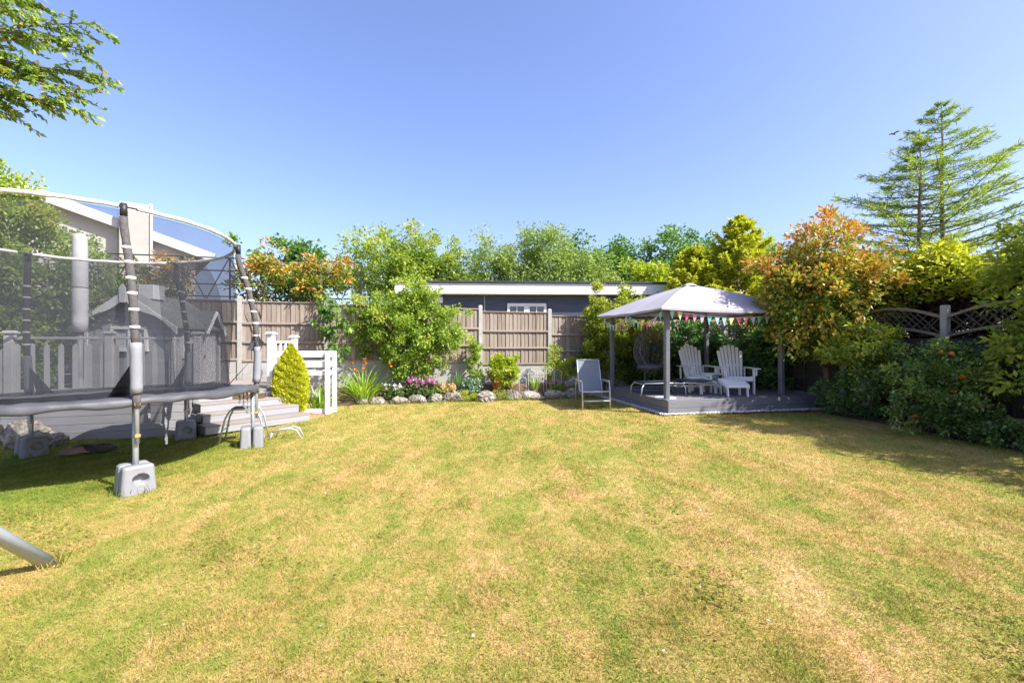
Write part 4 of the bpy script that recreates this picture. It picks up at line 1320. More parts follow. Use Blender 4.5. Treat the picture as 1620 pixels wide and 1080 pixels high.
# adirondack chairs
def adirondack(name, label, loc, rz_):
    t = thing(name, label, 'chair', loc, rz_, 'adirondack chairs under the gazebo')
    # faces -y
    nb = 7
    for i in range(nb):
        f = (i - 3) / 3
        h = 0.86 - 0.15 * f * f
        sl = MB().prism([(-0.027, 0), (0.027, 0), (0.036, h - 0.03), (0.026, h), (-0.026, h), (-0.036, h - 0.03)], -0.010, 0.010).build('back_slat', 'chair_white', t, bevel=0.003)
        sl.location = (f * 0.195, 0.20 - 0.02 * f * f, 0.30)
        sl.rotation_euler = (R(-20), R(5.5) * f, 0)
    board('back_rail', t, (0.50, 0.03, 0.07), (0, 0.345, 0.62), 'chair_white', (R(-20), 0, 0))
    for i in range(6):
        board('seat_slat', t, (0.54, 0.075, 0.02), (0, -0.32 + i * 0.088, 0.375 - i * 0.018), 'chair_white', (R(-11), 0, 0))
    board('front_apron', t, (0.54, 0.02, 0.09), (0, -0.375, 0.335), 'chair_white')
    for s in (-1, 1):
        board('armrest', t, (0.135, 0.72, 0.022), (s * 0.345, -0.10, 0.575), 'chair_white', bevel=0.008)
        board('arm_bracket', t, (0.025, 0.10, 0.15), (s * 0.335, -0.36, 0.49), 'chair_white')
        board('front_leg', t, (0.028, 0.10, 0.56), (s * 0.296, -0.34, 0.28), 'chair_white')
        board('rear_leg', t, (0.028, 0.92, 0.10), (s * 0.262, 0.12, 0.19), 'chair_white', (R(-21), 0, 0))
        board('arm_support', t, (0.028, 0.05, 0.50), (s * 0.30, 0.27, 0.33), 'chair_white', (R(-6), 0, 0))
    return t
adirondack('adirondack_chair', 'left white slatted adirondack chair under the gazebo', in_gd(1.88, 1.72), GARDEN - R(8))
adirondack('adirondack_chair', 'right white slatted adirondack chair nearest the large photinia', in_gd(2.36, 0.98), GARDEN - R(22))
def footstool(name, label, loc, rz_):
    t = thing(name, label, 'footstool', loc, rz_, 'slatted footstools')
    for i in range(5):
        board('seat_slat', t, (0.50, 0.075, 0.02), (0, -0.20 + i * 0.088, 0.255 + i * 0.026 - (0.01 if i == 4 else 0)), 'chair_white', (R(16), 0, 0))
    for s in (-1, 1):
        board('side_rail', t, (0.024, 0.46, 0.07), (s * 0.235, -0.02, 0.26), 'chair_white', (R(16), 0, 0))
        board('front_leg', t, (0.026, 0.07, 0.25), (s * 0.21, -0.20, 0.122), 'chair_white', (R(-8), 0, 0))
        board('rear_leg', t, (0.026, 0.07, 0.34), (s * 0.21, 0.15, 0.168), 'chair_white')
    board('front_apron', t, (0.47, 0.02, 0.06), (0, -0.245, 0.225), 'chair_white')
    return t
footstool('footstool', 'white slatted footstool in front of the left adirondack chair', in_gd(1.50, 1.02), GARDEN + R(8))
footstool('footstool', 'white slatted footstool in front of the right adirondack chair', in_gd(1.86, 0.42), GARDEN - R(14))
tb = thing('side_table', 'small white side table between the two adirondack chairs', 'table', in_gd(1.93, 1.18), GARDEN)
for i in range(4):
    board('top_slat', tb, (0.105, 0.40, 0.02), (-0.165 + i * 0.11, 0, 0.43), 'chair_white')
for sx in (-1, 1):
    for sy in (-1, 1):
        board('leg', tb, (0.045, 0.03, 0.42), (sx * 0.18, sy * 0.16, 0.21), 'chair_white')
    board('end_rail', tb, (0.02, 0.29, 0.05), (sx * 0.18, 0, 0.39), 'chair_white')

# low dark lounger
lo = thing('sun_lounger', 'low dark sling sun lounger with bent tube legs on the gazebo deck', 'lounger', in_gd(0.72, 0.95), GARDEN - R(6))
for y in (-0.28, 0.28):
    MB().tube([(-0.80, y, 0.27), (-0.2, y, 0.275), (0.35, y, 0.275), (0.86, y, 0.25)], 0.014, 8).build('side_tube', 'aluminium', lo, True)
for x, dx in ((-0.80, -0.05), (0.10, 0.03), (0.86, 0.06)):
    MB().tube([(x + dx * 1.6, -0.30, 0), (x + dx * 1.2, -0.30, 0.18), (x, -0.27, 0.25), (x, 0.27, 0.25), (x + dx * 1.2, 0.30, 0.18), (x + dx * 1.6, 0.30, 0)], 0.014, 8).build('leg_hoop', 'aluminium', lo, True)
vs = []
for i in range(17):
    x = -0.80 + 1.66 * i / 16
    for y in (-0.27, -0.1, 0.1, 0.27):
        vs.append((x, y, 0.283 - 0.03 * math.cos(y / 0.27 * math.pi / 2) + 0.008 * math.sin(x * 5)))
fs = [(i * 4 + j, (i + 1) * 4 + j, (i + 1) * 4 + j + 1, i * 4 + j + 1) for i in range(16) for j in range(3)]
k = len(vs); vs += [(x, y, z - 0.006) for x, y, z in vs]; fs += [tuple(q + k for q in f[::-1]) for f in fs]
MB().add(vs, fs).build('sling', 'sling_dark', lo, True)
MB().box((0.5, 0, 0.31), (0.62, 0.50, 0.035)).build('backrest', 'sling_dark', lo, bevel=0.012)

# hanging egg chair
eg = thing('egg_chair', 'grey woven hanging egg chair on a curved stand at the back of the gazebo', 'chair', in_gd(0.62, 1.75), GARDEN)
MB().tube([(0.48 * math.cos(2 * math.pi * i / 28), 0.48 * math.sin(2 * math.pi * i / 28), 0.025) for i in range(28)], 0.024, 8, closed=True).build('base_ring', 'rattan_grey', eg, True)
MB().tube([(0.12, 0.48, 0.025), (0.12, 0.50, 0.8), (0.10, 0.46, 1.45), (0.06, 0.30, 1.78), (0.02, 0.10, 1.80), (0.0, 0.0, 1.72)], 0.026, 8).build('stand', 'rattan_grey', eg, True)
MB().tube([(0, 0, 1.72), (0, 0, 1.58)], 0.009, 6).build('chain', 'aluminium', eg)
def egg(a, v):          # half open shell; v 0 bottom .. 1 top
    z = 0.42 + 1.16 * v
    r = 0.40 * math.sin(math.pi * min(1, 0.06 + v * 0.94)) ** 0.72
    return Vector((r * math.cos(a), r * 0.85 * math.sin(a) + 0.03, z))
for i in range(22):
    v = 0.03 + 0.92 * i / 21
    op = R(62) if 0.22 < v < 0.9 else R(15)
    a0, a1 = R(-90) + op, R(270) - op
    MB().tube([egg(a0 + (a1 - a0) * j / 18, v) for j in range(19)], 0.006, 4).build('weave_ring', 'rattan_grey', eg)
for i in range(13):
    a = R(-30) + R(240) * i / 12
    MB().tube([egg(a, 0.02 + 0.96 * j / 12) for j in range(13)], 0.007, 4).build('weave_rib', 'rattan_grey', eg)
for s in (-1, 1):
    MB().tube([egg(R(-90) + s * R(62) * math.sin(math.pi * (0.03 + 0.94 * j / 16)) ** 0.5, 0.06 + 0.92 * j / 16) for j in range(17)], 0.014, 6).build('rim', 'rattan_grey', eg, True)
MB().lathe([(0, 0.50), (0.25, 0.51), (0.31, 0.56), (0.29, 0.62), (0, 0.64)], 24, (0, 0.03, 0)).build('cushion', 'sling_dark', eg, True)

# reclining garden chair on the lawn
rc = thing('garden_recliner', 'blue grey sling recliner chair with pale frame standing on the lawn', 'chair', (1.83, 10.28, 0.0), R(6))
for s in (-1, 1):
    MB().tube([(s * 0.31, -0.27, 0), (s * 0.31, -0.25, 0.40), (s * 0.31, -0.22, 0.585), (s * 0.31, -0.15, 0.60), (s * 0.31, 0.25, 0.60), (s * 0.31, 0.34, 0.56), (s * 0.31, 0.38, 0)], 0.016, 8).build('side_frame', 'aluminium', rc, True)
    board('armrest', rc, (0.055, 0.46, 0.025), (s * 0.315, 0.05, 0.62), 'aluminium', bevel=0.008)
    MB().tube([(s * 0.265, -0.26, 0.40), (s * 0.265, 0.16, 0.36), (s * 0.265, 0.30, 0.66), (s * 0.262, 0.44, 1.07)], 0.014, 8).build('sling_rail', 'aluminium', rc, True)
MB().tube([(-0.30, -0.262, 0.19), (0.30, -0.262, 0.19)], 0.016, 8).build('front_bar', 'aluminium', rc, True)
MB().tube([(-0.30, -0.255, 0.395), (0.30, -0.255, 0.395)], 0.017, 8).build('seat_bar', 'aluminium', rc, True)
MB().tube([(-0.262, 0.44, 1.07), (0.262, 0.44, 1.07)], 0.014, 8).build('top_bar', 'aluminium', rc, True)
for nm, path in (('seat_sling', [(-0.255, 0.405), (-0.1, 0.375), (0.05, 0.355), (0.16, 0.365)]), ('back_sling', [(0.165, 0.375), (0.24, 0.50), (0.30, 0.67), (0.37, 0.87), (0.44, 1.075)])):
    vs, fs = [], []
    for (y, z) in path:
        for x in (-0.262, -0.13, 0, 0.13, 0.262):
            vs.append((x, y + 0.012 * math.cos(x / 0.262 * 1.57), z))
    n = len(path)
    fs = [(i * 5 + j, (i + 1) * 5 + j, (i + 1) * 5 + j + 1, i * 5 + j + 1) for i in range(n - 1) for j in range(4)]
    k = len(vs); vs += [(x, y + 0.006, z - 0.004) for x, y, z in vs]; fs += [tuple(q + k for q in f[::-1]) for f in fs]
    MB().add(vs, fs).build(nm, 'sling_blue', rc, True)

# ------------------------------------------------------------------ rocks
ROCKS = []
def rock_mesh(seed):
    rng = np.random.default_rng(seed)
    bm = bmesh.new()
    bmesh.ops.create_icosphere(bm, subdivisions=4, radius=1.0)
    # cut with random planes for faceted, weathered stone
    pl = [(Vector(unit(rng.normal(size=(1, 3)))[0]), 0.45 + 0.35 * rng.random()) for _ in range(14)]
    ph = rng.random((8, 3)) * 6.28
    for v in bm.verts:
        p = v.co.copy()
        for nrm, d in pl:
            k = p.dot(nrm)
            if k > d:
                p -= nrm * (k - d) * 0.95
        p *= 1 + 0.07 * sum(math.sin(p.x * (4 + 3 * k) + ph[k][0]) * math.sin(p.y * (4 + 2 * k) + ph[k][1]) * math.sin(p.z * (5 + 2 * k) + ph[k][2]) for k in range(8))
        v.co = p * 1.25
    me = bpy.data.meshes.new('rock'); bm.to_mesh(me); bm.free()
    me.materials.append(MATS['weathered_stone'])
    return me
RM = [rock_mesh(20 + i) for i in range(7)]
rs = random.Random(9)
def rock(x, y, sx, sz, label, group='rockery stones edging the flower bed', sy=None, z=None, rz_=None):
    o = obj('rock', RM[rs.randrange(7)])
    o.location = (x, y, (hump(x, y) + sz * 0.38) if z is None else z)
    o.scale = (sx, sy or sx * 0.7, sz)
    o.rotation_euler = (rs.uniform(-0.15, 0.15), rs.uniform(-0.15, 0.15), rs.uniform(-0.3, 0.3) + (rz_ or 0) + (math.pi if rs.random() < 0.5 else 0))
    return tag(o, label, 'rock', group)
edge = [(-3.55, 0.15, 0.10, 'small stone at the foot of the strap leaved lilies'), (-3.22, 0.22, 0.13, 'low stone just right of the lilies'), (-2.78, 0.22, 0.19, 'upright pale stone left of the pink flowers'),
        (-2.36, 0.23, 0.15, 'stone below the left of the pink flowers'), (-1.95, 0.21, 0.15, 'stone below the right of the pink flowers'), (-1.52, 0.25, 0.17, 'broad stone below the peach flowers'),
        (-0.72, 0.30, 0.20, 'large rounded pale stone between two green cushions'), (0.03, 0.20, 0.19, 'tilted stone below the bronze sword leaves'), (0.45, 0.33, 0.15, 'long flat stone below the lime green bush'),
        (1.07, 0.32, 0.17, 'broad stone below the wire plant supports'), (1.50, 0.20, 0.19, 'stone left of the recliner with flowers above'), (1.82, 0.22, 0.16, 'stone partly hidden behind the recliner'),
        (2.25, 0.26, 0.16, 'stone between the recliner and the gazebo deck')]
for x, s, h, lab in edge:
    rock(x, bed_front(x) + 0.05, s * 0.92, h * 0.88, lab)
rock(1.72, bed_front(1.72) + 0.45, 0.34, 0.26, 'tall grey boulder behind the stones left of the recliner', z=0.25)
rock(-2.9, bed_front(-2.9) + 0.42, 0.2, 0.14, 'stone set back in the bed above the lilies', z=0.22)
rock(-1.25, bed_front(-1.25) + 0.35, 0.14, 0.08, 'small stone lying among the peach flowers', z=0.22)
for x, y, s, h, lab in ((-7.55, 7.02, 0.34, 0.26, 'largest warm coloured boulder at the left end of the deck fascia'), (-8.1, 7.1, 0.30, 0.20, 'boulder second from the end of the deck fascia'),
                        (-7.15, 7.12, 0.18, 0.12, 'small boulder tucked against the deck fascia'), (-8.7, 7.0, 0.32, 0.22, 'boulder at the left edge of the picture below the trampoline'), (-7.9, 6.75, 0.17, 0.09, 'flat stone in front of the boulders by the deck'),
                        (-5.25, 7.62, 0.14, 0.05, 'flat stone beside the foot of the stair stringer'), (-5.42, 7.55, 0.11, 0.05, 'little stone below the deck fascia near the steps')):
    rock(x, y, s, h, lab, 'boulders in front of the deck')

# ------------------------------------------------------------------ trees behind
T = dict(cat='tree', tree=True)
def far_tree(label, x, y, top, rx, mat, seed, L=0.17, W=0.05, clumps=150, per=110, cr=0.6, low=1.0, outer=0.35, name='broadleaf_tree', extra=None, inner=0.4, n_limbs=14, group='trees beyond the back fence', r0=0.16, flat=0.8, droop=0.0):
    rng = random.Random(seed)
    h = top - low
    zc = low + h * 0.5
    blobs = [(0, 0, zc, rx, rx * 0.8, h * 0.46)]
    for k in range(5):
        a = rng.uniform(0, 6.28)
        blobs.append((rx * 0.55 * math.cos(a), rx * 0.45 * math.sin(a), zc + h * rng.uniform(-0.1, 0.26), rx * 0.5, rx * 0.45, h * 0.27))
    blobs += extra or []
    return plant(name, label, 'tree', (x, y, 0), blobs, mat, clumps, cr, per, L, W, seed, r0=r0, n_limbs=n_limbs, group=group, outer=outer, inner=inner, tree=True, zmin=0.5, flat=flat, droop=droop)
far_tree('mid green tree rising behind the trellis on the left', -8.9, 18.0, 6.0, 1.5, 'leaf_oak', 31, clumps=70, per=90, cr=0.4, L=0.14, low=2.4)
far_tree('broad yellow green tree left of the dark building roof', -6.9, 25.5, 8.0, 3.0, 'leaf_field', 32, clumps=210, per=110)
far_tree('tall loose tree behind the left end of the dark building', -4.4, 26.0, 7.9, 2.4, 'leaf_field', 33, clumps=150)
far_tree('pale rounded tree above the middle of the white fascia', -1.9, 26.5, 7.4, 2.7, 'leaf_willow', 34, L=0.19, W=0.035, clumps=170, droop=0.2)
far_tree('feathery pale willow like tree above the window of the building', 1.7, 26.0, 8.2, 2.2, 'leaf_willow', 35, L=0.20, W=0.032, clumps=120, per=100, extra=[(0.6, 0, 6.9, 0.9, 0.8, 1.1)], droop=0.2)
far_tree('low pale willow like tree in front of the dark oak', 3.5, 24.5, 6.2, 1.9, 'leaf_willow', 36, L=0.18, W=0.032, clumps=110, droop=0.25)
far_tree('left of the two dark green oaks behind the building', 4.6, 28.0, 8.4, 1.9, 'leaf_oak', 37, clumps=120, per=110, cr=0.65, W=0.07)
far_tree('right of the two dark green oaks behind the building', 7.1, 28.0, 8.5, 2.0, 'leaf_oak', 38, clumps=120, per=110, cr=0.65, W=0.07)
far_tree('broad dark green tree rising behind the gazebo apex', 10.6, 27.0, 8.5, 2.6, 'leaf_oak', 39, clumps=170, per=110, cr=0.65, W=0.065)
far_tree('small round lime green tree just left of the gazebo apex', 6.2, 21.0, 5.25, 1.25, 'leaf_lime', 40, clumps=70, per=100, cr=0.4, L=0.14, W=0.05, low=2.0)
far_tree('hazy green tree behind the golden conifer', 14.6, 27.0, 8.3, 2.2, 'leaf_willow', 41, clumps=110)

# conifers
def conifer(name, label, base, h, spread, mat, seed, n_br=60, low=0.25, L=0.11, W=0.012, per=40, group=None, lift=0.15, sparse_top=True, tiltx=0.0, brown=False, r0=0.09, pw=0.8, cap=9.0):
    rng = np.random.default_rng(seed)
    t = thing(name, label, 'tree', base, 0, group)
    mb = MB()
    lean = lambda z: np.array([tiltx * z, 0, z])
    mb.tube([lean(h * i / 8) + np.array([0.02 * math.sin(i * 2.0), 0, 0]) for i in range(9)], [r0 * (1 - i / 8) ** 0.9 + 0.006 for i in range(9)], 7)
    Ps, As, Rn = [], [], []
    for b in range(n_br):
        f = low + (1 - low) * (b + rng.random()) / n_br
        z = h * f
        a = b * 2.4 + rng.normal() * 0.35
        ln = min(cap, spread * (1 - f) ** pw) * (0.6 + 0.5 * rng.random()) + 0.07
        o = np.array([math.cos(a), math.sin(a), 0.0])
        pts = []
        for i in range(7):
            s = i / 6
            p = lean(z) + o * ln * s + np.array([0, 0, lift * ln * (s - 0.2) * 1.1 + 0.12 * ln * s * s])
            pts.append(p)
        mb.tube(pts, [0.018 * (1 - f) + 0.010 - 0.008 * i / 6 for i in range(7)], 4)
        for k in range(int(per * (0.35 + ln / 2.3))):
            s = 0.12 + 0.88 * rng.random() ** 0.8
            q = s * 6; i = min(int(q), 5)
            p = pts[i] + (pts[i + 1] - pts[i]) * (q - i)
            sd = np.array([-o[1], o[0], 0]) * rng.choice([-1, 1])
            tw = 0.02 + 0.10 * min(1, ln / 0.7) + 0.32 * ln * (1 - s) * rng.random()
            dirv = unit((o * 0.8 + sd * (0.4 + 0.6 * rng.random()) + np.array([0, 0, -0.05 + 0.35 * rng.random()]))[None])[0]
            m = 5
            for j in range(m):
                pp = p + dirv * tw * (j / m) + rng.normal(size=3) * 0.012
                Ps.append(pp)
                As.append(dirv + rng.normal(size=3) * 0.35 + np.array([0, 0, 0.05]))
                Rn.append(min(1, max(0, 0.5 * rng.random() + 0.35 * s + 0.1)))
    P, A = np.array(Ps), unit(np.array(As))
    n = len(P)
    s = 0.6 + 0.8 * rng.random(n)
    Vt, F, rv = leaf_tris(rng, P, A, L * s, W * s, np.array(Rn), 0.5, 0.3)
    obj('crown', tris_mesh(name + '_needles', Vt, F, rv, mat), t)
    mb.build('trunk', 'bark', t, smooth=True)
    return t
conifer('tall_conifer', 'tallest open branched conifer rising behind the side fence', (10.45, 11.0, 0), 7.25, 6.2, 'needle_green', 51, n_br=90, low=0.34, per=46, L=0.11, W=0.0085, tiltx=-0.010, lift=0.10, pw=1.0, cap=2.3)
conifer('tall_conifer', 'shorter open conifer just left of the tallest one', (9.75, 10.9, 0), 6.35, 5.6, 'needle_green', 52, n_br=74, low=0.38, per=40, L=0.11, W=0.0085, tiltx=0.004, lift=0.10, pw=1.0, cap=2.1)
conifer('golden_conifer', 'golden green conifer with two bare leaders right of the gazebo apex', (8.1, 16.3, 0), 5.9, 2.7, 'needle_gold', 53, n_br=110, low=0.30, per=52, L=0.16, W=0.03, lift=0.45)
conifer('golden_conifer', 'golden green conifer directly behind the gazebo canopy', (6.7, 16.6, 0), 4.9, 2.5, 'needle_gold', 54, n_br=95, low=0.30, per=48, L=0.16, W=0.03, lift=0.45)

# hedge behind the side fence: green tips over a brown bare inside
hd = thing('conifer_hedge', 'overgrown conifer hedge with brown inside spilling over the side fence', 'hedge', (9.0, 8.9, 0))
rng = np.random.default_rng(61)
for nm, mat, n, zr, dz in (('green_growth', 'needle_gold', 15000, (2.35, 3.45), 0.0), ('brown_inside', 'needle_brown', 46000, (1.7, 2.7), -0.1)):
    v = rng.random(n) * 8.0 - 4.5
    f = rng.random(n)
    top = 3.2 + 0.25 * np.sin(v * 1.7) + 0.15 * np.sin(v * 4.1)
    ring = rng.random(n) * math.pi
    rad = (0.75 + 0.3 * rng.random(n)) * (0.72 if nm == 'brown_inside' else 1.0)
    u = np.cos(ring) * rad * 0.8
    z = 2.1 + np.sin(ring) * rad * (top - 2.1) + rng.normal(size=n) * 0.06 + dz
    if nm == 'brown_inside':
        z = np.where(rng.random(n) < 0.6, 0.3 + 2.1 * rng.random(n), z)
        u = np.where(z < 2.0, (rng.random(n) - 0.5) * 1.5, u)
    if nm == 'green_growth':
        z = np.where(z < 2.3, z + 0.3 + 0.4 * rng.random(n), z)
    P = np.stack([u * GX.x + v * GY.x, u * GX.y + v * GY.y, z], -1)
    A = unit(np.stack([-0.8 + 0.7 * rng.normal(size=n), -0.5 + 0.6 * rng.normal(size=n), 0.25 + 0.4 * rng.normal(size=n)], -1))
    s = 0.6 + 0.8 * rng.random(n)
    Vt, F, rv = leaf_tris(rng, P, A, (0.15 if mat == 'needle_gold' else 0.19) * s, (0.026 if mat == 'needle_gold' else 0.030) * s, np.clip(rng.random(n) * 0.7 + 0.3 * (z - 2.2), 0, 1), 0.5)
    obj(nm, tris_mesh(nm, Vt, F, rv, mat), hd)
mb = MB()
for i in range(14):
    v = -4.3 + i * 0.58
    p = GY * v
    mb.tube([p, p + Vector((0.05, 0, 1.6)), p + Vector((-0.2, 0.05, 2.7))], [0.05, 0.04, 0.012], 6)
mb.build('stems', 'bark', hd, True)

# ------------------------------------------------------------------ shrubs of the right border
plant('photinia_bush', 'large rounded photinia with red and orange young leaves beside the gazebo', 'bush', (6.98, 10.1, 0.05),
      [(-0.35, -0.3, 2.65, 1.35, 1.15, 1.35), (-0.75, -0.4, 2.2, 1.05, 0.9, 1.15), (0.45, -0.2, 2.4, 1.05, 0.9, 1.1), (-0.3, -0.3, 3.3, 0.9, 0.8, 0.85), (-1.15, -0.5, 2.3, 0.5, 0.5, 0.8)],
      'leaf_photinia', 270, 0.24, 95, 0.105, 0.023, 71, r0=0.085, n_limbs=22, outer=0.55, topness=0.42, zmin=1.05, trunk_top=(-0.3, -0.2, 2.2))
plant('light_leaved_shrub', 'bright light green shrub leaning out below the photinia', 'shrub', (6.85, 8.75, 0.05), [(-0.1, -0.1, 1.35, 0.75, 0.55, 0.42), (0.25, 0, 1.15, 0.5, 0.4, 0.4)], 'leaf_privet', 62, 0.16, 70, 0.10, 0.022, 72, r0=0.02, n_limbs=14, zmin=0.5)
plant('low_shrub', 'low dark small leaved shrub beside the right end of the gazebo deck', 'shrub', (6.6, 9.15, 0), [(0, 0, 0.40, 0.60, 0.45, 0.38), (0.4, -0.45, 0.36, 0.45, 0.4, 0.34)], 'leaf_dark', 75, 0.13, 75, 0.055, 0.014, 73, r0=0.015, n_limbs=10, outer=0.6)
plant('leggy_shrub', 'leggy mid green shrub with bare lower stems left of the orange flowers', 'shrub', (6.85, 8.15, 0.04), [(0, 0, 0.95, 0.48, 0.42, 0.42), (-0.25, 0.1, 0.7, 0.4, 0.35, 0.32)], 'leaf_laurel', 50, 0.14, 60, 0.07, 0.018, 74, r0=0.02, n_limbs=16, zmin=0.3)
rb = plant('orange_rose_bush', 'dark glossy shrub dotted with orange flowers in front of the side fence', 'shrub', (7.0, 7.35, 0.04), [(0, 0, 0.72, 0.78, 0.60, 0.66), (-0.25, -0.2, 0.5, 0.6, 0.5, 0.48), (0.25, 0.1, 1.0, 0.5, 0.45, 0.42)], 'leaf_laurel', 130, 0.15, 85, 0.062, 0.017, 75, r0=0.025, n_limbs=12, outer=0.7)
rng = np.random.default_rng(5)
pts = [(0.78 * math.cos(a) * 0.9 - 0.1, 0.6 * math.sin(a), 0.25 + 1.05 * h) for a, h in zip(-1.4 - 1.6 * rng.random(7), rng.random(7))]
blossoms(rb, pts, 'petal_orange', 0.038, 6, 3)
plant('dark_evergreen_shrub', 'dark evergreen shrub against the side fence behind the orange flowers', 'shrub', (7.35, 7.75, 0.04), [(0, 0, 0.95, 0.55, 0.5, 0.5)], 'leaf_dark', 60, 0.15, 70, 0.06, 0.017, 76, r0=0.02)
plant('tall_right_shrub', 'tall bright green leafy shrub at the right edge of the picture', 'shrub', (7.45, 6.15, 0.05), [(0, 0, 1.9, 0.75, 0.8, 0.95), (-0.15, -0.1, 1.1, 0.7, 0.75, 0.7), (0.1, 0.2, 2.6, 0.55, 0.5, 0.55), (0.2, -0.5, 2.0, 0.6, 0.5, 0.9)], 'leaf_privet', 170, 0.2, 75, 0.095, 0.021, 77, r0=0.035, n_limbs=22, zmin=0.25)
plant('border_perennial', 'low leafy green clump at the foot of the right edge shrub', 'plant', (6.95, 6.35, 0.02), [(0, 0, 0.17, 0.34, 0.42, 0.16), (0.1, 0.55, 0.17, 0.35, 0.4, 0.16)], 'leaf_laurel', 60, 0.10, 60, 0.05, 0.02, 78, r0=0.01, n_limbs=4, trunk=False)
plant('fern_clump', 'low green ferny clump below the orange flowers', 'plant', (6.95, 6.95, 0.02), [(0, 0, 0.2, 0.36, 0.36, 0.2)], 'leaf_laurel', 40, 0.12, 60, 0.08, 0.012, 79, trunk=False)
# shrubs nearer the camera on the same border; they shade the lawn
plant('border_shrub', 'tall leafy shrub of the right border out of frame', 'shrub', (7.75, 4.5, 0.05), [(0, 0, 1.75, 0.9, 0.85, 1.25), (0.1, 0.3, 2.8, 0.6, 0.55, 0.7)], 'leaf_privet', 130, 0.22, 60, 0.095, 0.022, 80, r0=0.035, zmin=0.25)
plant('border_shrub', 'rounded leafy shrub of the right border nearest the camera', 'shrub', (7.9, 3.3, 0.05), [(0, 0, 1.5, 0.8, 0.75, 1.2)], 'leaf_laurel', 90, 0.22, 60, 0.095, 0.022, 81, r0=0.03, zmin=0.2)
far_tree('tall tree beyond the side fence out of frame', 9.9, 6.2, 6.7, 1.55, 'leaf_field', 140, L=0.12, W=0.035, clumps=95, per=60, cr=0.35, low=3.0, group='trees beyond the side fence')
pot = MB().lathe([(0, 0.0), (0.13, 0.0), (0.19, 0.16), (0.21, 0.3), (0.19, 0.42), (0.12, 0.5), (0, 0.52)], 28).build('white_urn', 'white_paint', None, True)
pot.location = (6.95, 8.98, 0.22); tag(pot, 'rounded white pot half hidden among the right border shrubs', 'pot')

# ------------------------------------------------------------------ green wall behind the gazebo
def on_fence(t, off, z=0.0):
    p = FENCE0 + GX * t - GY * off
    return (p.x, p.y, z)
plant('privet_bush', 'tall yellow green privet bush between the recliner and the gazebo', 'bush', on_fence(3.45, 0.55), [(0, 0, 1.45, 0.55, 0.5, 1.15), (-0.1, 0, 2.1, 0.38, 0.35, 0.6), (0.45, 0.05, 1.9, 0.5, 0.45, 0.75), (-0.35, -0.1, 0.9, 0.4, 0.4, 0.8), (0.55, 0, 2.55, 0.28, 0.25, 0.5), (-0.2, 0, 2.7, 0.16, 0.16, 0.42), (0.95, 0.1, 2.3, 0.35, 0.3, 0.6)],
      'leaf_privet', 210, 0.17, 90, 0.075, 0.02, 82, r0=0.04, n_limbs=16, outer=0.35, topness=0.55)
plant('laurel_hedge', 'dark laurel bush filling the back of the gazebo on the left', 'bush', on_fence(4.75, 0.45), [(0, 0, 1.05, 0.75, 0.42, 1.0), (0.4, 0, 1.5, 0.5, 0.35, 0.55)], 'leaf_laurel', 130, 0.17, 75, 0.085, 0.025, 83, r0=0.04, outer=0.3)
plant('laurel_hedge', 'dark laurel bush filling the back of the gazebo behind the chairs', 'bush', on_fence(6.1, 0.5), [(0, 0, 1.15, 0.85, 0.45, 1.1), (0.4, -0.3, 1.1, 0.55, 0.35, 1.0)], 'leaf_dark', 150, 0.18, 75, 0.085, 0.025, 84, r0=0.04, outer=0.3)
plant('laurel_hedge', 'dark evergreen in the corner behind the right gazebo post', 'bush', (6.45, 12.3, 0), [(0, 0, 1.2, 0.75, 0.9, 1.15), (0.1, -0.9, 1.0, 0.5, 0.6, 0.95)], 'leaf_dark', 150, 0.18, 75, 0.085, 0.025, 85, r0=0.04, outer=0.3)
plant('climbing_rose', 'sparse red flowered climber behind the hanging chair', 'plant', on_fence(4.45, 0.95), [(0, 0, 1.7, 0.45, 0.2, 0.35)], 'leaf_photinia', 26, 0.12, 40, 0.06, 0.017, 86, r0=0.015)
plant('yellow_edge_shrub', 'small yellowish shrub against the fence left of the recliner', 'shrub', on_fence(2.55, 0.50), [(0, 0, 0.75, 0.30, 0.26, 0.40), (0.15, 0, 0.45, 0.30, 0.26, 0.3)], 'leaf_lime', 42, 0.11, 60, 0.06, 0.017, 87, r0=0.015)

# ------------------------------------------------------------------ flower bed along the back fence
B = lambda x, v, z=0.26: (x, bed_front(x) + v, z)
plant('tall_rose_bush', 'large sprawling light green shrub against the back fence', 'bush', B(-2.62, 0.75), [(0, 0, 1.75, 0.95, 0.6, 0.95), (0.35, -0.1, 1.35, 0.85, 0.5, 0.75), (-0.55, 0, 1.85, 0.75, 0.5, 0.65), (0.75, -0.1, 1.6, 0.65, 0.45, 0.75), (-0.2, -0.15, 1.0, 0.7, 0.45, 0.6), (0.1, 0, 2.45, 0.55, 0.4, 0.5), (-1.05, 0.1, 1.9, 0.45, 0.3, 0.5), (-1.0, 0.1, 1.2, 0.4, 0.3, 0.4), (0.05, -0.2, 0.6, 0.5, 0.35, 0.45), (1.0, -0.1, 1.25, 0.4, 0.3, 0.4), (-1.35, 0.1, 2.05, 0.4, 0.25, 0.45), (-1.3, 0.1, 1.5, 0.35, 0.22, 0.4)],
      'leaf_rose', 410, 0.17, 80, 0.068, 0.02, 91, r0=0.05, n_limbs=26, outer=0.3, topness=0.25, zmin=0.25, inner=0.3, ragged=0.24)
plant('trained_photinia', 'red leaved photinia trained on the trellis beside the trampoline net', 'bush', on_fence(-5.55, -0.05), [(0, 0, 3.15, 0.62, 0.25, 0.50), (0.35, 0, 3.5, 0.35, 0.25, 0.42), (-0.35, 0, 3.0, 0.4, 0.2, 0.4)], 'leaf_photinia', 48, 0.17, 42, 0.105, 0.022, 92, r0=0.035, outer=0.5, topness=0.5, zmin=2.3, n_limbs=16)
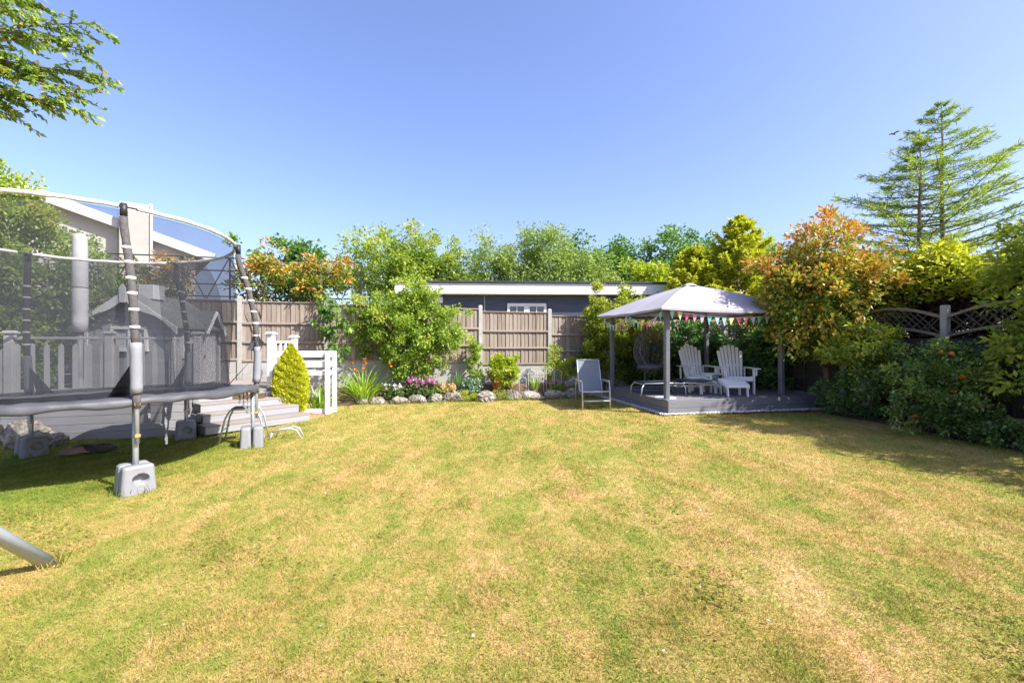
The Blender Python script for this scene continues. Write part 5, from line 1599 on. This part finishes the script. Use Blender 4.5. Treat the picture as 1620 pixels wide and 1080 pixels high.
plant('trained_photinia', 'red leaved photinia trained on the trellis behind the leafy climber', 'bush', on_fence(-4.15, -0.05), [(0, 0, 3.05, 0.65, 0.25, 0.55), (0.45, 0, 3.4, 0.35, 0.22, 0.4), (-0.4, 0, 2.9, 0.4, 0.2, 0.4)], 'leaf_photinia', 50, 0.17, 42, 0.105, 0.022, 93, r0=0.035, outer=0.45, topness=0.35, zmin=2.3, n_limbs=16)
plant('trained_photinia', 'photinia on the trellis seen through the trampoline net', 'bush', on_fence(-7.6, -0.05), [(0, 0, 3.0, 0.6, 0.25, 0.55), (-0.8, 0, 3.0, 0.5, 0.22, 0.5)], 'leaf_photinia', 60, 0.17, 45, 0.105, 0.022, 94, r0=0.035, outer=0.4, topness=0.3, zmin=2.3, n_limbs=14)
plant('green_tree_shrub', 'green shrub with broad leaves showing behind the trellis', 'shrub', on_fence(-4.9, -0.8), [(0, 0, 2.7, 0.9, 0.4, 0.65)], 'leaf_oak', 70, 0.2, 55, 0.10, 0.03, 95, r0=0.04, zmin=1.2)
plant('leafy_climber', 'slender climber with large hanging leaves in front of the left fence post', 'plant', B(-4.62, 0.75, 0.2), [(0, 0, 1.75, 0.30, 0.2, 0.55), (0.3, 0, 1.5, 0.28, 0.2, 0.5), (0.05, 0, 2.2, 0.2, 0.15, 0.3)], 'leaf_oak', 30, 0.13, 22, 0.12, 0.035, 96, r0=0.018, n_limbs=14, droop=0.9)
plant('columnar_climber', 'narrow green climber on the fence left of the middle post', 'plant', B(-1.0, 0.75), [(0, 0, 0.55, 0.18, 0.15, 0.55), (0.03, 0, 1.0, 0.16, 0.13, 0.3)], 'leaf_rose', 46, 0.09, 55, 0.055, 0.017, 97, r0=0.015)
plant('lime_bush', 'bright lime green bush below the middle fence panel', 'bush', B(-0.25, 0.5), [(0, 0, 0.42, 0.42, 0.3, 0.38), (0.15, 0, 0.62, 0.25, 0.2, 0.25)], 'leaf_lime', 60, 0.11, 65, 0.075, 0.021, 98, r0=0.015)
strap_plant('daylily_clump', 'large clump of arching pale green strap leaves beside the white barrier', 'plant', B(-3.62, 0.30, 0.05), 190, 1.15, 0.014, 'leaf_strap', 99, 0.60, 0.30)
strap_plant('daylily_clump', 'darker strap leaved clump behind the white barrier', 'plant', (-4.2, 9.98, 0.0), 90, 0.85, 0.012, 'leaf_strap', 100, 0.55, 0.25)
lil = thing('orange_lilies', 'orange lily flowers on tall stems above the strap leaves', 'flower', B(-3.45, 0.45, 0.1))
rng = np.random.default_rng(8)
mb = MB(); heads = []
for i in range(6):
    x, y, h = rng.uniform(-0.75, 0.55), rng.uniform(-0.1, 0.3), rng.uniform(0.6, 1.2)
    mb.tube([(x * 0.6, y, 0), (x * 0.8, y, h * 0.6), (x, y, h)], 0.006, 5)
    heads += [(x + rng.normal() * 0.02, y, h + rng.normal() * 0.02) for _ in range(1)]
mb.build('stems', 'twig', lil)
blossoms(lil, heads, 'petal_orange', 0.075, 4, 9)
strap_plant('iris_clump', 'stiff blue green sword leaves behind the peach flowers', 'plant', B(-1.42, 0.48), 34, 0.52, 0.020, 'leaf_dark', 101, 0.10, 0.10, stiff=0.35)
strap_plant('bronze_phormium', 'bronze red sword leaved plant in the middle of the bed', 'plant', B(-0.42, 0.36, 0.2), 46, 0.52, 0.012, 'leaf_red', 102, 0.22, 0.08, stiff=0.4)
strap_plant('green_iris', 'green sword leaves among the wire plant supports', 'plant', B(0.62, 0.45), 34, 0.42, 0.013, 'leaf_strap', 103, 0.25, 0.14, stiff=0.3)
pg = plant('pink_geranium', 'mound of pink flowers over green leaves on the left of the bed', 'flower', B(-2.28, 0.28, 0.12), [(0, 0, 0.22, 0.36, 0.24, 0.2)], 'leaf_laurel', 42, 0.10, 55, 0.05, 0.02, 104, trunk=False)
rng = np.random.default_rng(3)
blossoms(pg, [(rng.uniform(-0.35, 0.4), rng.uniform(-0.22, 0.1), 0.36 + rng.uniform(-0.1, 0.14)) for _ in range(34)], 'petal_pink', 0.05, 8, 4)
pf = plant('peach_flowers', 'small mound of peach coloured flowers beside the pink ones', 'flower', B(-1.72, 0.26, 0.12), [(0, 0, 0.15, 0.30, 0.2, 0.13)], 'leaf_rose', 30, 0.08, 45, 0.04, 0.015, 105, trunk=False)
blossoms(pf, [(rng.uniform(-0.3, 0.3), rng.uniform(-0.2, 0.1), 0.22 + rng.uniform(-0.08, 0.09)) for _ in range(40)], 'petal_peach', 0.045, 7, 5)
plant('sedum_clump', 'rounded blue green sedum clump left of the narrow climber', 'plant', B(-1.05, 0.38, 0.2), [(0, 0, 0.16, 0.24, 0.2, 0.15)], 'leaf_blue', 36, 0.08, 50, 0.05, 0.022, 106, trunk=False)
plant('thyme_cushion', 'flat moss green cushion left of the large pale stone', 'plant', B(-1.12, 0.06, 0.03), [(0, 0, 0.12, 0.30, 0.2, 0.09)], 'leaf_lime', 40, 0.07, 60, 0.022, 0.007, 107, trunk=False)
plant('thyme_cushion', 'moss green cushion right of the large pale stone', 'plant', B(-0.28, 0.06, 0.03), [(0, 0, 0.11, 0.26, 0.18, 0.09)], 'leaf_privet', 36, 0.07, 60, 0.022, 0.007, 108, trunk=False)
ws = thing('plant_supports', 'thin pale wire plant support hoops in the middle of the bed', 'plant support', B(0.62, 0.40, 0.15))
for x, h in ((-0.42, 0.35), (-0.18, 0.55), (0.05, 0.5), (0.30, 0.6), (0.52, 0.55)):
    MB().tube([(x, 0, 0), (x, 0, h), (x + 0.09, 0.02, h + 0.06), (x + 0.18, 0.02, h), (x + 0.18, 0.02, 0)], 0.005, 5).build('hoop', 'white_paint', ws)
dl = plant('tall_seedheads', 'yellowish feathery plant with tall stems left of the recliner', 'plant', B(1.08, 0.55), [(0, 0, 0.5, 0.22, 0.18, 0.45), (0.1, 0, 0.9, 0.15, 0.12, 0.3)], 'leaf_lime', 40, 0.10, 45, 0.06, 0.010, 109, r0=0.012)
pk = plant('pink_bedding', 'low plant with a few magenta flowers below the feathery stems', 'flower', B(1.22, 0.24, 0.12), [(0, 0, 0.14, 0.24, 0.16, 0.13)], 'leaf_rose', 26, 0.08, 40, 0.045, 0.014, 110, trunk=False)
blossoms(pk, [(rng.uniform(-0.2, 0.25), rng.uniform(-0.15, 0.05), 0.25 + rng.uniform(-0.06, 0.08)) for _ in range(12)], 'petal_pink', 0.042, 7, 6)
plant('dwarf_conifer', 'tiny dark dwarf shrub between the stones left of the recliner', 'plant', B(1.60, 0.18, 0.1), [(0, 0, 0.13, 0.14, 0.12, 0.12)], 'leaf_laurel', 16, 0.06, 45, 0.03, 0.010, 111, trunk=False)
wf = plant('white_bedding', 'white flowered low plant behind the stones right of the lilies', 'flower', B(-2.95, 0.22, 0.12), [(0, 0, 0.14, 0.28, 0.16, 0.14)], 'leaf_laurel', 26, 0.08, 45, 0.05, 0.016, 112, trunk=False)
blossoms(wf, [(rng.uniform(-0.25, 0.3), rng.uniform(-0.15, 0.1), 0.25 + rng.uniform(-0.06, 0.08)) for _ in range(14)], 'petal_white', 0.045, 7, 7)

# yellow conifer by the steps
yc = thing('yellow_conifer', 'small dense bright yellow conifer at the side of the deck steps', 'conifer', (-4.43, 9.12, 0))
rng = np.random.default_rng(120)
n = 15000
hz = rng.random(n) ** 0.85
rad = 0.335 * np.clip(np.sin(np.pi * np.clip(0.16 + hz * 0.86, 0, 1)), 0, 1) ** 0.8 * (1 - 0.12 * hz)
a = rng.random(n) * 2 * math.pi
tuft = 1 + 0.16 * np.sin(a * 7 + hz * 31) * np.sin(hz * 27 + a * 3) + 0.07 * np.sin(hz * 60 + a * 5)
rr = rad * tuft * (0.72 + 0.3 * rng.random(n))
P = np.stack([rr * np.cos(a), rr * np.sin(a), 0.05 + hz * 1.36], -1)
A = unit(np.stack([np.cos(a) * 0.55, np.sin(a) * 0.55, np.full(n, 0.8)], -1) + rng.normal(size=(n, 3)) * 0.3)
s = 0.6 + 0.8 * rng.random(n)
Vt, F, rv = leaf_tris(rng, P, A, 0.055 * s, 0.010 * s, np.clip(rng.random(n) * 0.8 + 0.2 * (tuft - 0.9) * 3, 0, 1), 0.3)
obj('crown', tris_mesh('yellow_conifer_needles', Vt, F, rv, 'needle_yellow'), yc)
MB().tube([(0, 0, -0.03), (0.01, 0, 0.6), (0, 0.01, 1.2)], [0.035, 0.022, 0.006], 7).build('trunk', 'bark', yc)

# tree behind the trampoline and the branch hanging in from the top left
plant('left_tree', 'bushy yellow green tree behind the trampoline at the left edge', 'tree', (-9.75, 8.75, 0), [(0, 0, 2.9, 1.3, 1.0, 1.5), (0.5, -0.1, 2.2, 1.0, 0.8, 1.2), (-0.3, 0, 3.9, 0.9, 0.8, 0.85), (0.2, -0.3, 1.3, 1.1, 0.8, 0.9), (0.15, -0.1, 4.25, 0.7, 0.6, 0.75)], 'leaf_field', 265, 0.24, 85, 0.085, 0.024, 131, r0=0.09, n_limbs=20, tree=True, topness=0.3, zmin=0.6)
plant('variegated_shrub', 'pale variegated tall shrub between the parasol and the neighbour house', 'shrub', (-9.0, 9.75, 0.0), [(0, 0, 2.6, 0.7, 0.5, 0.9), (0.45, 0, 2.3, 0.6, 0.4, 0.7), (-0.3, 0, 3.3, 0.5, 0.4, 0.6)], 'leaf_willow', 90, 0.2, 70, 0.075, 0.022, 133, r0=0.05, n_limbs=14, zmin=0.6)
ot = thing('overhanging_tree', 'cherry tree branches hanging into the sky at the top left', 'tree', (-8.2, 3.9, 0))
rng = np.random.default_rng(132)
mb = MB()
mb.tube([(0, 0, -0.1), (0.05, 0, 1.5), (0.0, 0.1, 3.0), (0.2, 0.2, 4.6), (0.3, 0.2, 5.6)], [0.17, 0.14, 0.12, 0.08, 0.03], 9)
Ps, As, Rn = [], [], []
ends = [(3.95, 0.75, 4.75), (3.95, 0.65, 4.4), (4.0, 0.7, 4.16), (3.85, 0.65, 3.97), (3.8, 0.6, 3.83), (3.3, 0.5, 4.9), (2.6, -0.6, 5.2), (1.2, 1.8, 5.5), (-1.5, 0.4, 5.4), (-0.6, -1.6, 5.2), (2.9, 0.6, 4.08), (3.3, 0.55, 3.78), (3.5, 0.4, 4.65), (3.3, 0.5, 4.3), (3.45, 0.6, 4.19), (3.2, 0.3, 3.94), (3.55, 0.7, 3.92), (3.0, 0.4, 4.45), (3.4, 0.7, 4.9)]
for (ex, ey, ez) in ends:
    s0 = Vector((0.05, 0.1, 2.9 + 1.4 * rng.random()))
    e = Vector((ex, ey, ez))
    m = s0.lerp(e, 0.55) + Vector((0, 0, 0.55))
    path = []
    for i in range(11):
        t = i / 10
        path.append((1 - t) ** 2 * s0 + 2 * t * (1 - t) * m + t * t * e)
    mb.tube(path, [0.045 * (1 - i / 10) + 0.004 for i in range(11)], 5)
    for k in range(46):
        t = 0.30 + 0.70 * (k + rng.random()) / 46
        q = t * 10; i = min(int(q), 9)
        p = path[i].lerp(path[i + 1], q - i)
        tl = 0.18 + 0.42 * rng.random() * (1.3 - t)
        dv = Vector((0.75 + 0.25 * rng.random(), rng.normal() * 0.5, -0.25 + rng.normal() * 0.35)).normalized()
        mb.tube([p, p + dv * tl], [0.005, 0.002], 4)
        for j in range(24):
            pp = p + dv * tl * (j + 0.5) / 24
            Ps.append(tuple(pp)); As.append((dv.x * 0.7 + rng.normal() * 0.45, dv.y + rng.normal() * 0.45, -0.45 + rng.normal() * 0.35)); Rn.append(min(1, 0.75 * rng.random() + 0.1 + 0.2 * (j > 21)))
P = np.array(Ps); A = unit(np.array(As)); n = len(P)
s = 0.65 + 0.6 * rng.random(n)
Vt, F, rv = leaf_tris(rng, P, A, 0.066 * s, 0.0155 * s, np.array(Rn), 0.4)
obj('crown', tris_mesh('cherry_leaves', Vt, F, rv, 'leaf_cherry'), ot)
mb.build('trunk', 'bark', ot, True)

# a bird crossing the sky
bd = thing('flying_bird', 'small dark bird flying against the sky on the right', 'bird', (16.75, 20.0, 10.6), R(200))
MB().tube([(-0.16, 0, 0), (-0.08, 0, 0.01), (0.02, 0, 0.02), (0.10, 0, 0.01), (0.15, 0, 0)], [0.008, 0.035, 0.045, 0.032, 0.006], 8).build('body', 'black_metal', bd, True)
for s in (-1, 1):
    MB().add([(0.05, 0, 0.02), (-0.04, 0, 0.02), (-0.10, s * 0.22, 0.07), (0.0, s * 0.16, 0.08), (0.05, 0, 0.012), (-0.04, 0, 0.012), (-0.10, s * 0.22, 0.064), (0.0, s * 0.16, 0.072)],
             [(0, 1, 2, 3), (7, 6, 5, 4), (0, 4, 5, 1), (1, 5, 6, 2), (2, 6, 7, 3), (3, 7, 4, 0)]).build('wing', 'black_metal', bd)

# ------------------------------------------------------------------ grass
rng = np.random.default_rng(200)
def lawn_pts(n, x0, x1, y0, y1, x=None, y=None):
    k = y < 11.62 + 0.231 * x
    k &= ~((y > 8.0 + 0.325 * (x + 5.5)) & (x < -3.95) & (y > 7.4))          # deck and steps
    k &= ~((y > 8.8) & (x < -3.8))
    du = (x - GD[0]) * GX.x + (y - GD[1]) * GX.y; dv = (x - GD[0]) * GY.x + (y - GD[1]) * GY.y
    k &= ~((du > -0.10) & (dv > -0.06))
    xe = np.interp(y, [2, 4.2, 6.0, 7.2, 8.5, 9.5, 10.6], [7.5, 7.2, 6.95, 6.75, 6.55, 6.45, 6.75])
    k &= x < xe + 0.03
    k &= np.abs(x) < 1.25 * y + 1.2
    return x[k], y[k]
X, Y = [], []
yy = 1.05 * (12.8 / 1.05) ** (rng.random(760000) ** 0.9)         # thins out evenly with distance from the house
xx = (rng.random(len(yy)) * 2 - 1) * (1.25 * yy + 0.9)
k_ = np.abs(xx) < 9.5
x, y = lawn_pts(0, 0, 1, 0, 1, xx[k_], yy[k_])
X.append(x); Y.append(y)
x = np.concatenate(X); y = np.concatenate(Y); n = len(x)
dip = np.clip((-x - 3.6) / 2.6, 0, 1) * np.clip((y - 4.4) / 1.6, 0, 1)
z = 0.018 * np.sin(x * 1.3 + 0.5) * np.sin(y * 1.1) + 0.010 * np.sin(x * 3.1 + y * 2.3) - 0.11 * dip * dip * (3 - 2 * dip)
far = np.clip((y - 1.5) / 9, 0, 1)
tuft = np.sin(x * 5.1 + 1.3 * np.sin(y * 3.7)) * np.sin(y * 4.3 + 1.1 * np.sin(x * 2.9))
h = (0.012 + 0.010 * rng.random(n) + 0.008 * np.clip(tuft, 0, 1)) * (1 + 0.6 * far)
w = (0.0016 + 0.0012 * rng.random(n)) * (1 + 1.8 * far)
a = rng.random(n) * 2 * math.pi; b = rng.random(n) * 2 * math.pi
ln = h * (0.3 + 0.9 * rng.random(n))
c = np.stack([x, y, z - 0.004], -1)
sd = np.stack([np.cos(a) * w, np.sin(a) * w, np.zeros(n)], -1)
tip = c + np.stack([np.cos(b) * ln, np.sin(b) * ln, h], -1)
Vt = np.stack([c - sd, c + sd, tip], 1).reshape(-1, 3)
F = np.arange(n * 3).reshape(-1, 3)
rn = np.repeat(rng.random(n), 3)
# clover and plantain patches in the nearer lawn, and long straws lying on top
m = 60000
yy = 1.05 * (6.5 / 1.05) ** rng.random(m); xx = (rng.random(m) * 2 - 1) * (1.25 * yy + 0.9)
pat = np.sin(xx * 2.3 + 1.7 * np.sin(yy * 1.9)) * np.sin(yy * 2.7 + 1.3 * np.sin(xx * 1.7 + 1)) + 0.35 * np.sin(xx * 9 + yy * 5) * np.sin(yy * 11 - xx * 4)
k_ = (pat > 0.45 + 0.4 * rng.random(m)) & (xx < 6.5) & (xx > -7)
xx, yy = xx[k_], yy[k_]; m = len(xx)
dip = np.clip((-xx - 3.6) / 2.6, 0, 1) * np.clip((yy - 4.4) / 1.6, 0, 1)
zz = 0.018 * np.sin(xx * 1.3 + 0.5) * np.sin(yy * 1.1) + 0.010 * np.sin(xx * 3.1 + yy * 2.3) - 0.11 * dip * dip * (3 - 2 * dip) + 0.008 + 0.012 * rng.random(m)
A = unit(np.stack([rng.normal(size=m), rng.normal(size=m), 0.25 + 0.3 * rng.random(m)], -1))
Vc, Fc, rc_ = leaf_tris(rng, np.stack([xx, yy, zz], -1), A, 0.016 + 0.014 * rng.random(m), 0.006 + 0.004 * rng.random(m), -0.35 + 0.4 * rng.random(m), 1.2)
m2 = 26000
yy = 1.05 * (8 / 1.05) ** rng.random(m2); xx = (rng.random(m2) * 2 - 1) * (1.25 * yy + 0.9)
k_ = (xx < 6.3) & (xx > -7); xx, yy = xx[k_], yy[k_]; m2 = len(xx)
dip = np.clip((-xx - 3.6) / 2.6, 0, 1) * np.clip((yy - 4.4) / 1.6, 0, 1)
zz = 0.018 * np.sin(xx * 1.3 + 0.5) * np.sin(yy * 1.1) + 0.010 * np.sin(xx * 3.1 + yy * 2.3) - 0.11 * dip * dip * (3 - 2 * dip) + 0.015 + 0.012 * rng.random(m2)
A = unit(np.stack([rng.normal(size=m2), rng.normal(size=m2), 0.25 * rng.normal(size=m2)], -1))
Vs_, Fs_, rs_ = leaf_tris(rng, np.stack([xx, yy, zz], -1), A, 0.022 + 0.025 * rng.random(m2), 0.0009 + 0.0006 * rng.random(m2), 1.0 + 0.7 * rng.random(m2), 1.0)
F = np.concatenate([F, Fc + len(Vt), Fs_ + len(Vt) + len(Vc)])
Vt = np.concatenate([Vt, Vc, Vs_])
# longer blades left by the mower round the weights, the deck foot and the swing leg
lp = []
for (cx, cy, r_, k_) in [(TR.x + TRR * math.cos(q), TR.y + TRR * math.sin(q), 0.17, 90) for q in angs[:4]] + [(-3.08, 3.04, 0.06, 40), (1.55, 10.02, 0.05, 16), (2.12, 10.05, 0.05, 16)]:
    for _ in range(k_):
        aa = rng.random() * 6.28
        rr_ = r_ * (0.75 + 0.5 * rng.random())
        lp.append((cx + rr_ * math.cos(aa), cy + rr_ * math.sin(aa), hump(cx, cy) - 0.01))
for _ in range(900):
    t_ = rng.random() * 5.9 - 3.6
    lp.append((t_, bed_front(t_) - 0.10 - 0.06 * rng.random(), 0.0))
P = np.array(lp); m = len(P)
A = unit(np.stack([rng.normal(size=m) * 0.35, rng.normal(size=m) * 0.35, np.ones(m)], -1))
Vl, Fl, rl = leaf_tris(rng, P, A, 0.05 + 0.09 * rng.random(m), 0.0025 + 0.0015 * rng.random(m), -0.3 + 0.7 * rng.random(m), 0.0)
F = np.concatenate([F, Fl + len(Vt)])
Vt = np.concatenate([Vt, Vl]); rs_ = np.concatenate([rs_, rl])
o = obj('lawn_grass', tris_mesh('lawn_grass', Vt, F, np.concatenate([rn, rc_, rs_]), 'lawn_blades'))
tag(o, 'short mown grass of the dry patchy lawn', 'grass', kind='stuff')
# pale petals and crumbs blown over the lawn
m = 46
yy = 1.6 + 7.5 * rng.random(m) ** 0.8; xx = (rng.random(m) * 2 - 1) * 0.75 * yy
P = np.stack([xx, yy, np.array([hump(a_, b_) for a_, b_ in zip(xx, yy)]) + 0.024], -1)
A = unit(np.stack([rng.normal(size=m), rng.normal(size=m), 0.3 * rng.normal(size=m)], -1))
Vp, Fp, rp = leaf_tris(rng, P, A, 0.014 + 0.016 * rng.random(m), 0.006 + 0.005 * rng.random(m), rng.random(m), 1.5)
tag(obj('fallen_petals', tris_mesh('fallen_petals', Vp, Fp, rp, 'petal_white')), 'scattered pale petals lying on the lawn', 'petals', kind='stuff')
